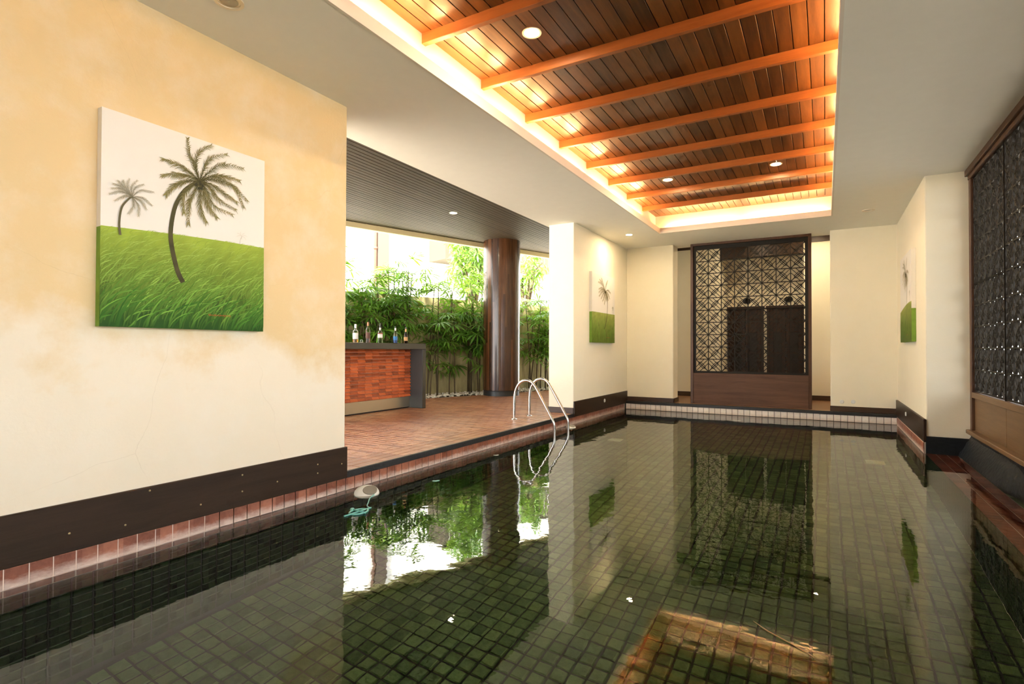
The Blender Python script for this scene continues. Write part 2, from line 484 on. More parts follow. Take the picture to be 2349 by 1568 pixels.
for (a, b, c, d) in ((CX0 - CV - W, CX0 - CV, CY0 - CV, CY1 + CV), (CX1 + CV, CX1 + CV + W, CY0 - CV, CY1 + CV),
                     (CX0 - CV - W, CX1 + CV + W, CY1 + CV, CY1 + CV + W), (CX0 - CV - W, CX1 + CV + W, CY0 - CV - W, CY0 - CV)):
    m_.box(a, b, c, d, CEIL_Z + 0.03, 3.52)
m_.build('coffer_wall', m_cove, ceil)
box('coffer_top', CX0 - CV, CX1 + CV, CY0 - CV, CY1 + CV, 3.475, 3.5, m_black, ceil)
PZ, PW = 3.45, 0.107
k = 0
x = 0.111 + PW
pm = None
while x > CX0 - CV + 0.01:
    x0, x1 = max(x - PW, CX0 - CV), min(x, CX1 + CV)
    if x1 - x0 > 0.02:
        full = abs((x1 - x0) - PW) < 1e-4
        if full and pm is None:
            pm = MB().box(0.003 - PW / 2, PW / 2 - 0.003, CY0 - CV, CY1 + CV, 0, 0.022).mesh('plank', m_plank, bevel=0.002)
        if full:
            link('plank', pm, ceil, ((x0 + x1) / 2, 0, PZ))
        else:
            box('plank', x0 + 0.003, x1 - 0.003, CY0 - CV, CY1 + CV, PZ, PZ + 0.022, m_plank, ceil)
    x -= PW
bmh = MB().box(CX0 - CV, CX1 + CV, 0, 0.045, 0, 0.082).mesh('beam', m_beam, bevel=0.003)
for k in range(-6, 8):
    link('beam', bmh, ceil, (0, 3.205 + 0.8215 * k, PZ - 0.080))
# fluorescent cove tubes lying behind the lip
def cove_tube(p, q):
    MB().tube([p, q], 0.012, 8).build('cove_lamp', m_tube, ceil, smooth=True)
for k in range(-6, 8):
    ya = 3.205 + 0.8215 * k + 0.10
    if ya + 0.66 < CY1:
        cove_tube((CX0 - 0.052, ya, CEIL_Z + 0.078), (CX0 - 0.052, ya + 0.66, CEIL_Z + 0.078))
        cove_tube((CX1 + 0.052, ya, CEIL_Z + 0.078), (CX1 + 0.052, ya + 0.66, CEIL_Z + 0.078))
cove_tube((CX0 + 0.12, CY1 + 0.052, CEIL_Z + 0.078), (CX0 + 1.26, CY1 + 0.052, CEIL_Z + 0.078))
cove_tube((CX0 + 1.40, CY1 + 0.052, CEIL_Z + 0.078), (CX1 - 0.08, CY1 + 0.052, CEIL_Z + 0.078))

# roof over everything (keeps the sky out)
a_, b_ = gp(-9, 0.05), gp(6, 0.05)
struct(MB().poly([(3.9, -6), (3.9, 15), (-5.3, 15), (b_.x, b_.y), (a_.x, a_.y), (-10.2, -6)], 3.62, 3.85).build('roof', m_ceil), 'flat roof slab over pool and terrace', 'roof')

# terrace: slatted ceiling, edge beam
tc = struct(MB().poly([(-4.0, -2), (-4.0, 13.9), (gp(5.0, 0).x, 13.9), (gp(5.0, 0).x, gp(5.0, 0).y), (gp(-8, 0).x, gp(-8, 0).y), (gp(-8, 0).x, -2)], 3.522, 3.6)
            .build('ceiling_terrace', m_black), 'brown slatted timber ceiling over the terrace', 'ceiling')
SW = 0.0875
xs = -4.06
while xs > -8.8:
    xc = xs - SW / 2
    # line x = GO.x + GD.x*s ; inside is x > line, so at given x the slat spans y below the crossing
    ymax = GO.y + GD.y * ((xs - SW - GO.x) / GD.x)
    yb = min(13.8, ymax + 0.30)
    if yb > 2.5:
        MB().box(xs - SW + 0.004, xs - 0.004, 2.3, yb, 3.5, 3.518).build('slat', m_slat, tc, bevel=0.003)
    xs -= SW
m_ = MB()
q = [gp(-8.5, 0.02), gp(5.2, 0.02), gp(5.2, 0.16), gp(-8.5, 0.16)]
m_.poly([(p.x, p.y) for p in q], 3.40, 3.62)
struct(m_.build('trim_terrace_edge', m_fascia, None, bevel=0.006), 'cream edge beam along the outer side of the slatted terrace ceiling', 'trim')

# terrace deck
m_ = MB()
m_.poly([(-3.556, 2.2), (-3.556, 8.15), (-4.0, 8.15), (-4.0, 8.3), (-4.0, 13.8), (gp(4.9, 0).x, 13.8), (gp(4.9, 0).x, gp(4.9, 0).y), (gp(-7, 0).x, gp(-7, 0).y), (gp(-7, 0).x, 2.2)], -0.2, -0.012)
deck = struct(m_.build('floor', m_grout), 'reddish brown strip-tiled terrace floor beside the pool', 'floor')
m_ = MB()
def strip(x0, x1, y0, y1):
    c = 0.004
    z0, z1 = -0.013, 0.0
    m_.add([(x0,y0,z0),(x1,y0,z0),(x1,y1,z0),(x0,y1,z0),(x0+c,y0+c,z1),(x1-c,y0+c,z1),(x1-c,y1-c,z1),(x0+c,y1-c,z1)],
           [(4,5,6,7),(0,1,5,4),(1,2,6,5),(2,3,7,6),(3,0,4,7)])
def inside(x, y):
    return (Vector((x, y, 0)) - GO).dot(GN) < -0.01
for j in range(int((13.7 - 2.3) / 0.10)):
    y0 = 2.3 + j * 0.10
    off = (j % 3) * 0.10
    for i in range(16):
        x1 = -3.90 - i * 0.30 + off
        x0 = x1 - 0.30
        x1 = min(x1, -3.90)
        if x1 - x0 < 0.03: continue
        if y0 > 8.2 and x1 > -4.0: x1 = -4.0
        if x0 < x1 and inside(x0, y0 + 0.1) and inside(x0, y0):
            strip(x0 + 0.002, x1 - 0.002, y0 + 0.002, y0 + 0.098)
for j in range(20):
    for i in range(3):
        strip(-3.90 + i * 0.11 + 0.002, -3.90 + (i + 1) * 0.11 - 0.002, 2.3 + j * 0.30 + 0.002, 2.3 + (j + 1) * 0.30 - 0.002)
props(m_.build('deck_tiles', m_deck, deck), kind='stuff')

struct(box('trim_coping_terrace', -3.562, -3.538, 3.25, 8.15, -0.055, 0.004, m_coping, None, bevel=0.004), 'black stone coping along the terrace edge of the pool', 'trim')
struct(box('trim_coping_far', -3.56, 1.03, 10.757, 10.80, -0.05, 0.004, m_coping, None, bevel=0.004), 'black stone coping along the far end of the pool', 'trim')

# ------------------------------------------------------------------ pool basin
PB = -1.52
pwl = struct(MB().box(-3.9, XL - 0.006, -3.2, 10.9, -0.27, -0.05).box(-3.9, XL - 0.006, -3.2, 10.9, PB - 0.2, -0.27, None, 1).build('wall_pool_left', [m_grout, m_grout_dark]), 'tiled pool side under the painting wall and terrace edge', 'wall')
pwb = struct(box('wall_pool_back', XL - 0.2, XR + 0.1, 10.776, 11.0, PB - 0.2, -0.045, m_grout_dark), 'pale tiled far side of the pool', 'wall')
pwr = struct(box('wall_pool_right', 1.016, 1.322, -3.2, 8.03, PB - 0.2, WATER_Z - 0.016, m_grout), 'tiled overflow ledge along the lattice wall side of the pool', 'wall')
pwrf = struct(box('wall_pool_right_far', 1.006, 1.3, 8.03, 10.9, PB - 0.2, 0.0, m_grout), 'red tiled pool side under the wall with the narrow painting', 'wall')
pfl = struct(box('floor_pool', -3.7, 1.2, -3.2, 10.9, PB - 0.2, PB - 0.008, m_grout_dark), 'dark grouted pool bottom under green tiles', 'floor')
box('pool_end', -3.8, 1.4, -3.4, -3.2, PB - 0.2, 0.0, m_tile_red)
struct(bpy.data.objects['pool_end'], 'tiled pool end behind the viewer', 'wall'); bpy.data.objects['pool_end'].name = 'wall_pool_near'

TP = 0.1014
def tile_mesh(w, h, t, mat, name='tile', c=0.006):
    """a chamfered tile lying in its local xy plane, face up at z = t"""
    w2, h2 = w / 2, h / 2
    return MB().add([(-w2,-h2,0),(w2,-h2,0),(w2,h2,0),(-w2,h2,0),(-w2,-h2,t-c*.6),(w2,-h2,t-c*.6),(w2,h2,t-c*.6),(-w2,h2,t-c*.6),
                     (-w2+c,-h2+c,t),(w2-c,-h2+c,t),(w2-c,h2-c,t),(-w2+c,h2-c,t)],
                    [(8,9,10,11),(4,5,9,8),(5,6,10,9),(6,7,11,10),(7,4,8,11),(0,1,5,4),(1,2,6,5),(2,3,7,6),(3,0,4,7)]).mesh(name, mat)

def place(mesh, parent, loc, rot=(0,0,0), name='tile'):
    o = link(name, mesh, parent, loc); o.rotation_euler = rot; return o

RX = (math.pi/2, 0, math.pi/2)      # tile standing, facing +x
RB = (math.pi/2, 0, 0)              # facing -y
RW = (math.pi/2, 0, -math.pi/2)     # facing -x
row_h = 0.113
tm_red = tile_mesh(TP - 0.005, row_h - 0.004, 0.0078, m_tile_red, c=0.004)
tm_pale = tile_mesh(TP - 0.006, row_h - 0.004, 0.008, m_tile_pale)
tm_wall = tile_mesh(TP - 0.005, TP - 0.005, 0.008, m_tile_floor)
n = int((10.76 + 1.6) / TP)
for i in range(n):
    y = 1.0895 + TP * (i - 26 + 0.5)
    if y < 10.77: place(tm_red, pwl, (XL - 0.0105, y, -0.052 - row_h / 2), RX)
    if y < 10.77 and y > 7.8: place(tm_red, pwl, (XL - 0.0105, y, -0.052 - row_h * 1.5), RX)
for i in range(45):
    place(tm_pale, pwb, (-3.581 + TP * (i + 1), 10.777, -0.050 - row_h / 2), RB)
for i in range(27):
    place(tm_red, pwrf, (1.007, 8.02 + TP * (i + 0.5), -0.04 - row_h / 2), RW)
# tiles under water joined
def stuff_tiles(name, parent, mats, gen, w, h, t=0.008):
    mb = MB(); c = 0.006
    for (o, ex, ey, en) in gen:
        o, ex, ey, en = Vector(o), Vector(ex), Vector(ey), Vector(en)
        a, b = ex * (w / 2), ey * (h / 2); a2, b2 = ex * (w / 2 - c), ey * (h / 2 - c)
        mb.add([o - a - b, o + a - b, o + a + b, o - a + b, o - a2 - b2 + en * t, o + a2 - b2 + en * t, o + a2 + b2 + en * t, o - a2 + b2 + en * t],
               [(4,5,6,7),(0,1,5,4),(1,2,6,5),(2,3,7,6),(3,0,4,7)])
    return props(mb.build(name, mats, parent), kind='stuff')
zrows = [-0.166 - TP * (r + 0.5) for r in range(13)]
stuff_tiles('side_tiles', pwl, m_tile_side, [((XL - 0.007, -0.4 + TP * i, z), (0,1,0), (0,0,1), (1,0,0)) for i in range(110) for z in zrows[1:]], TP-.005, TP-.005)
stuff_tiles('waterline_tiles', pwl, m_tile_red, [((XL - 0.007, 0.7844 + 0.0507 + TP * i, zrows[0]), (0,1,0), (0,0,1), (1,0,0)) for i in range(-23, 98)], TP-.005, TP-.005)
stuff_tiles('side_tiles', pwb, m_tile_side, [((-3.48 + TP * i, 10.777, z), (1,0,0), (0,0,1), (0,-1,0)) for i in range(44) for z in zrows], TP-.005, TP-.005)
stuff_tiles('side_tiles', pwr, m_tile_side, [((1.017, -0.4 + TP * i, z), (0,-1,0), (0,0,1), (-1,0,0)) for i in range(83) for z in zrows], TP-.005, TP-.005)
stuff_tiles('side_tiles', pwrf, m_tile_side, [((1.007, 8.07 + TP * i, z), (0,-1,0), (0,0,1), (-1,0,0)) for i in range(26) for z in zrows], TP-.005, TP-.005)
# pool bottom: the tiles that show largest singly, the rest joined
tm_floor = tile_mesh(TP - 0.009, TP - 0.009, 0.010, m_tile_floor, c=0.006)
cells = []
for i in range(45):
    for j in range(110):
        x, y = -3.50 + TP * (i + 0.5) - 0.03, -0.3 + TP * (j + 0.5)
        # direction under refraction: apparent depth is about three quarters
        v = Vector((x, y, -1.15)) - Vector((0, 0, 1.05))
        dz = v.dot(_fw)
        ok = dz > 0.3 and abs(v.dot(_r2)) / dz < 0.95 and v.dot(_u2) / dz > -0.66
        cells.append((0 if ok else 1, v.length, x, y))
cells.sort()
for (k, d, x, y) in cells[:300]:
    place(tm_floor, pfl, (x, y, PB - 0.009))
stuff_tiles('bottom_tiles', pfl, m_tile_floor, [((x, y, PB - 0.009), (1,0,0), (0,1,0), (0,0,1)) for (k, d, x, y) in cells[300:]], TP-.010, TP-.010, 0.010)
# ledge tiles
tm_ledge = tile_mesh(0.098, 0.074, 0.008, m_tile_ledge)
for i in range(3):
    for j in range(80):
        place(tm_ledge, pwr, (1.016 + 0.102 * (i + 0.5), 8.02 - 0.077 * (j + 0.5), WATER_Z - 0.017))

# tar-painted kerb under the lattice wall
mb = MB(); NY, NX = 90, 10
for j in range(NY + 1):
    y = 8.03 - 10.5 * j / NY
    foot = 1.325 if y > 6.35 else 1.325 + min(0.075, (6.35 - y) * 0.25)
    for i in range(NX + 1):
        t = i / NX
        x = foot + (1.47 - foot) * t
        z = -0.17 + 0.27 * (t ** 0.8) - (0.12 if (i == 0 and y < 6.3) else 0)
        z += 0.012 * math.sin(9 * y + 5 * t) * math.sin(3.7 * y + 11 * t) + RND.uniform(-.004, .004)
        mb.v.append((x + RND.uniform(-.003, .003), y, z))
for j in range(NY):
    for i in range(NX):
        a = j * (NX + 1) + i
        mb.f.append((a, a + NX + 1, a + NX + 2, a + 1)); mb.mi.append(0)
mb.box(XR - 0.004, 1.47, 8.004, 8.03, -0.2, 0.035)
mb.box(1.44, 1.6, -2.4, 8.03, -0.5, 0.10)
struct(mb.build('kerb', m_tar, None, smooth=True), 'rough black tar-painted kerb between the pool ledge and the lattice wall', 'kerb')
struct(box('floor_gutter', 1.31, 1.5, -3, 8.0, -0.5, -0.36, m_tile_floor), 'green bottom of the narrow overflow gutter', 'floor')

# water
mb = MB().box(-3.62, 1.45, -3.3, 10.85, -1.8, WATER_Z)
props(mb.build('pool_water', m_water), 'still olive green pool water mirroring the walls and garden', 'water', None, 'structure')

# ------------------------------------------------------------------ baseboards
def screws(parent, pts, nrm):
    for p in pts:
        q = Vector(p)
        o = MB().lathe([(0.006, 0), (0.006, 0.002), (0.003, 0.004)], 8, q).build('screw', m_brass, parent, loc=q)
        o.rotation_euler = Vector((0, 0, 1)).rotation_difference(Vector(nrm)).to_euler()
m_brass = plain('screw_brass', (0.42, 0.32, 0.16), 0.4, 0.6)
bb = struct(box('baseboard_left', XL, XL + 0.022, -3.1, 3.315, -0.052, 0.213, m_base, None, bevel=0.004), 'tall dark brown board along the foot of the painting wall', 'baseboard')
screws(bb, [(XL + 0.022, y, z) for (y, z) in ((1.62, 0.02), (1.75, 0.19), (2.06, 0.03), (2.35, 0.05), (2.63, 0.06), (3.0, 0.05), (3.0, 0.12), (3.25, 0.08), (2.35, 0.165), (1.35, 0.05))], (1, 0, 0))
bbf = struct(box('baseboard_left_far', XL, XL + 0.022, 8.15, 10.87, -0.05, 0.20, m_base, None, bevel=0.004), 'glossy dark board along the pool wall beside the ladder', 'baseboard')
struct(box('baseboard_pillar', -4.02, XL, 8.135, 8.155, 0.0, 0.095, m_base_x, None, bevel=0.003), 'low dark board on the end of the wall by the ladder', 'baseboard')
struct(box('baseboard_back_left', XL, -2.585, YF - 0.02, YF, 0.004, 0.085, m_base_x, None, bevel=0.003), 'low dark board under the cream pier on the terrace side of the screen', 'baseboard')
struct(box('baseboard_back_left_side', -2.60, -2.58, YF - 0.02, 11.25, 0.002, 0.085, m_base_x, None, bevel=0.003), 'low dark board turning the corner of the pier', 'baseboard')
struct(box('baseboard_back_right', 0.07, XR, YF - 0.02, YF, 0.004, 0.09, m_base_x, None, bevel=0.003), 'low dark board under the pier with the two white covers', 'baseboard')
bbr = struct(box('baseboard_right', XR - 0.028, XR, 8.0, YF, -0.035, 0.235, m_base, None, bevel=0.004), 'tall dark board along the foot of the wall with the narrow painting', 'baseboard')
struct(box('baseboard_niche_left', -4.9, -2.02, 12.65, 12.67, 0, 0.1, m_base_x), 'dark board at the foot of the pale niche wall', 'baseboard')
struct(box('baseboard_niche_right', -0.385, 1.6, 12.96, 12.98, 0, 0.1, m_base_x), 'dark board at the foot of the warm lit niche wall', 'baseboard')
def wall_cap(name, loc, nrm, r, label, cat, group=None):
    o = MB().lathe([(r, 0), (r, 0.006), (r * 0.85, 0.012), (r * 0.3, 0.014)], 20, loc).build(name, m_white, None, smooth=True, loc=Vector(loc))
    o.rotation_euler = Vector((0, 0, 1)).rotation_difference(Vector(nrm)).to_euler()
    props(o, label, cat, group)
wall_cap('pool_nozzle', (XL + 0.022, 9.52, 0.105), (1, 0, 0), 0.034, 'small white round fitting on the dark board beside the ladder', 'fitting')
wall_cap('pool_nozzle', (XR - 0.028, 9.58, 0.135), (-1, 0, 0), 0.03, 'small white round fitting on the board under the narrow painting', 'fitting')
wall_cap('cover_plate', (0.242, YF, 0.166), (0, -1, 0), 0.033, 'white round cover on the cream pier, nearer the lattice screen', 'cover', 'white round wall covers')
wall_cap('cover_plate', (0.407, YF, 0.172), (0, -1, 0), 0.033, 'white round cover on the cream pier, nearer the painting corner', 'cover', 'white round wall covers')

# ------------------------------------------------------------------ lattice screens
def lattice_mesh(types, rows, cw, ch, th, name, edge=0.018):
    """fretwork plate in the local xz plane, origin at its lower left, thickness along y"""
    mb = MB()
    def bar(p, q, w, ext=0.0):
        p, q = Vector((p[0], 0, p[1])), Vector((q[0], 0, q[1]))
        d = (q - p).normalized(); nn = Vector((-d.z, 0, d.x)) * (w / 2)
        p, q = p - d * ext, q + d * ext
        t0, t1 = Vector((0, -th / 2, 0)), Vector((0, th / 2, 0))
        v = [p - nn + t0, q - nn + t0, q + nn + t0, p + nn + t0, p - nn + t1, q - nn + t1, q + nn + t1, p + nn + t1]
        mb.add(v, [(0,1,2,3),(7,6,5,4),(0,4,5,1),(1,5,6,2),(2,6,7,3),(3,7,4,0)])
    cols = len(types); Wd, Ht = cols * cw, rows * ch
    b = 0.016; tn = 0.0115
    for r in range(rows):
        for c in range(cols):
            def P(u, v):
                if types[c] == 'B': u = 1 - u
                return ((c + u) * cw, (r + 1 - v) * ch)
            k = 0.33
            bar(P(0, 0), P(1, 1), b); bar(P(1, 0), P(0, 1), tn)
            bar(P(1 - k, 0), P(0, 1 - k), tn); bar(P(1, k), P(k, 1), tn)
            i, e = 0.25, 0.42
            bar(P(0.42, 0.25), P(0.75, 0.58), tn); bar(P(0.25, 0.42), P(0.58, 0.75), tn)
            bar(P(i, i), P(e, i), tn); bar(P(i, i), P(i, e), tn)
            bar(P(1 - i, 1 - i), P(1 - e, 1 - i), tn); bar(P(1 - i, 1 - i), P(1 - i, 1 - e), tn)
    for r in range(1, rows): bar((0, r * ch), (Wd, r * ch), b)
    for c in range(1, cols): bar((c * cw, 0), (c * cw, Ht), b)
    e = edge
    for (p, q) in (((0, 0), (Wd, 0)), ((0, Ht), (Wd, Ht)), ((0, 0), (0, Ht)), ((Wd, 0), (Wd, Ht))): bar(p, q, e, e / 2)
    return mb.mesh(name, m_lattice)

LC = 0.2380
FX0, FX1, FY, FZ = -2.292, -0.208, 11.04, 3.125
fs = thing('lattice_screen', 'tall dark wooden screen with black star fretwork standing before the niche doors', 'screen', ((FX0 + FX1) / 2, FY, 0))
LX0 = -2.205; LZ0 = 0.625
box('stile', FX0, FX0 + 0.05, FY - 0.06, FY + 0.06, 0, FZ - 0.005, m_frame, fs, bevel=0.003)
box('stile', FX1 - 0.05, FX1, FY - 0.06, FY + 0.06, 0, FZ - 0.005, m_frame, fs, bevel=0.003)
box('top_rail', FX0 + 0.05, FX1 - 0.05, FY - 0.055, FY + 0.055, FZ - 0.05, FZ - 0.005, m_frame, fs, bevel=0.003)
box('bottom_panel', FX0 + 0.05, FX1 - 0.05, FY - 0.05, FY + 0.05, 0.0, LZ0 - 0.03, m_panel, fs, bevel=0.003)
mb = MB()
lw, lt = LC * 8, LC * 10
mb.box(FX0 + 0.05, LX0 + 0.004, FY - 0.012, FY + 0.012, LZ0 - 0.03, FZ - 0.05); mb.box(LX0 + lw - 0.004, FX1 - 0.05, FY - 0.012, FY + 0.012, LZ0 - 0.03, FZ - 0.05)
mb.box(LX0, LX0 + lw, FY - 0.012, FY + 0.012, LZ0 - 0.03, LZ0 + 0.004); mb.box(LX0, LX0 + lw, FY - 0.012, FY + 0.012, LZ0 + lt - 0.004, FZ - 0.05)
mb.build('lattice_border', m_lattice, fs)
la = lattice_mesh('ABBB', 5, LC, LC, 0.012, 'lattice_panel'); lb = lattice_mesh('AAAB', 5, LC, LC, 0.012, 'lattice_panel')
for (me, x) in ((la, LX0), (lb, LX0 + LC * 4)):
    for r in range(2):
        link('lattice_panel', me, fs, (x, FY, LZ0 + r * LC * 5))

rs = thing('lattice_wall', 'black fretwork wall over a brown plinth along the kerb of the pool', 'screen', (1.47, 5.6, 0.1))
RX0 = 1.470
rl = lattice_mesh('ABAAB', 5, 0.2415, 0.2405, 0.022, 'lattice_panel')
def ly(y, z): return (RX0, y, z)
box('sill', 1.395, 1.56, -2.2, 8.02, 0.10, 0.145, m_panel_y, rs, bevel=0.006)
box('top_rail', 1.40, 1.56, -2.2, 8.02, 3.05, CEIL_Z - 0.002, m_frame, rs, bevel=0.004)
box('head_mould', 1.425, 1.53, -2.2, 8.005, 3.005, 3.05, m_frame, rs, bevel=0.004)
box('bottom_rail', 1.435, 1.51, -2.2, 7.95, 0.515, 0.578, m_panel_y, rs, bevel=0.003)
y = 7.915
box('post', 1.435, 1.51, 7.93, 8.015, 0.145, 3.05, m_frame, rs, bevel=0.003)
for bay in range(8):
    ya = y - 0.2415 * 5
    for r in range(2):
        o = link('lattice_panel', rl, rs, (RX0, ya, 0.592 + r * 0.2405 * 5)); o.rotation_euler = (0, 0, math.pi / 2)
    box('base_panel', 1.462, 1.482, ya - 0.005, y + 0.01, 0.145, 0.515, m_panel_y, rs)
    box('mullion', 1.452, 1.49, ya - 0.022, ya - 0.002, 0.578, 3.01, m_lattice, rs)
    y = ya - 0.024
box('post', 1.435, 1.51, y - 0.08, y, 0.145, 3.05, m_frame, rs, bevel=0.003)

# niche doors and carved plaques
def niche_door(n, x0, x1, label):
    yb = 13.85
    d = thing('door_%d' % n, label, 'door', ((x0 + x1) / 2, yb, 0), None, 'structure')
    h = 2.06; fw_ = 0.06
    mb = MB(); mb.box(x0, x0 + fw_, yb - 0.09, yb, 0, h); mb.box(x1 - fw_, x1, yb - 0.09, yb, 0, h); mb.box(x0 - 0.015, x1 + 0.015, yb - 0.11, yb, h - 0.07, h)
    mb.build('door_frame', m_door, d, bevel=0.004)
    mid = (x0 + x1) / 2
    for (a, b) in ((x0 + fw_, mid - 0.005), (mid + 0.005, x1 - fw_)):
        mb = MB(); s = 0.075
        mb.box(a, a + s, yb - 0.06, yb - 0.02, 0.02, h - 0.07); mb.box(b - s, b, yb - 0.06, yb - 0.02, 0.02, h - 0.07)
        for (z0, z1) in ((0.02, 0.22), (1.45, 1.56), (h - 0.19, h - 0.07), (0.95, 1.0)): mb.box(a + s, b - s, yb - 0.06, yb - 0.02, z0, z1)
        lf = mb.build('leaf', m_door, d, bevel=0.003)
        box('pane', a + s, b - s, yb - 0.045, yb - 0.035, 0.2, 1.46, m_black, lf)
        mb = MB(); xc = (a + b) / 2; zc = 1.71
        mb.box(a + s, b - s, yb - 0.045, yb - 0.035, 1.55, h - 0.18)
        for q in range(8):
            an = q * math.pi / 4
            mb.tube([(xc + 0.012 * math.cos(an), yb - 0.05, zc + 0.012 * math.sin(an)), (xc + 0.06 * math.cos(an), yb - 0.055, zc + 0.09 * math.sin(an))], [0.014, 0.006], 6)
        mb.build('carved_panel', m_door, lf)
niche_door(1, -2.015, -1.235, 'dark carved double door behind the screen, on the ladder side')
niche_door(2, -1.165, -0.39, 'dark carved double door behind the screen, on the warm lit side')
for (xc, lab) in ((-1.60, 'black carved plaque above the niche door on the ladder side'), (-0.72, 'black carved plaque above the niche door on the warm lit side')):
    mb = MB(); c = Vector((xc, 13.83, 2.20))
    for q in range(9):
        an = q * 2 * math.pi / 9
        p = c + Vector((0.062 * math.cos(an), 0, 0.045 * math.sin(an)))
        mb.lathe([(0.004, -0.03), (0.026, -0.018), (0.032, 0), (0.026, 0.018), (0.004, 0.03)], 8, p)
    mb.lathe([(0.005, -0.04), (0.035, -0.02), (0.045, 0.0), (0.03, 0.03), (0.006, 0.045)], 10, c + Vector((0, -0.02, 0)))
    props(mb.build('carved_plaque', m_lattice, None, smooth=True, loc=c), lab, 'plaque', 'carved plaques above the doors')

# ------------------------------------------------------------------ downlights
def downlight(loc, r, on, label, group='recessed downlights'):
    x, y, z = loc
    t = thing('downlight', label, 'downlight', loc, group)
    MB().lathe([(r * 0.74, 0.004), (r * 0.76, -0.004), (r * 0.98, -0.006), (r, -0.002), (r, 0.002)], 28, loc, cap=False).build('ring', m_ring, t, smooth=True)
    if on:
        MB().lathe([(r * 0.75, -0.001), (r * 0.72, -0.003), (r * 0.3, -0.004), (0.002, -0.004)], 28, loc, cap=False).build('lens', m_lens_on, t, smooth=True)
    else:
        MB().lathe([(r * 0.75, 0.0), (r * 0.70, -0.0012), (r * 0.62, -0.0018)], 28, loc, cap=False).build('reflector', m_ring, t, smooth=True)
        MB().lathe([(r * 0.63, -0.0016), (r * 0.4, -0.0022), (0.002, -0.0026)], 28, loc, cap=False).build('lens', m_lens_off, t, smooth=True)
downlight((-1.921, 3.612, PZ), 0.075, True, 'large lit downlight in the timber coffer near the first beams')
downlight((-1.92, 7.72, PZ), 0.075, True, 'lit downlight in the far timber coffer, on the terrace side')
downlight((-0.543, 7.75, PZ), 0.075, True, 'lit downlight in the far timber coffer, on the lattice wall side')
downlight((-3.063, 9.521, CEIL_Z), 0.07, True, 'lit downlight in the white ceiling above the painting beside the ladder')
downlight((0.561, 9.574, CEIL_Z), 0.085, False, 'unlit downlight in the white ceiling before the cream corner')
downlight((-3.078, 1.934, CEIL_Z), 0.085, False, 'unlit downlight in the white ceiling above the large palm painting')
downlight((-5.802, 7.916, 3.5), 0.075, True, 'lit downlight in the brown slatted terrace ceiling')
downlight((-1.2, 11.95, 3.45), 0.07, True, 'lit downlight in the niche ceiling behind the lattice screen')
downlight((-0.2, 12.3, 3.45), 0.07, True, 'lit downlight in the niche ceiling beside the warm wall')

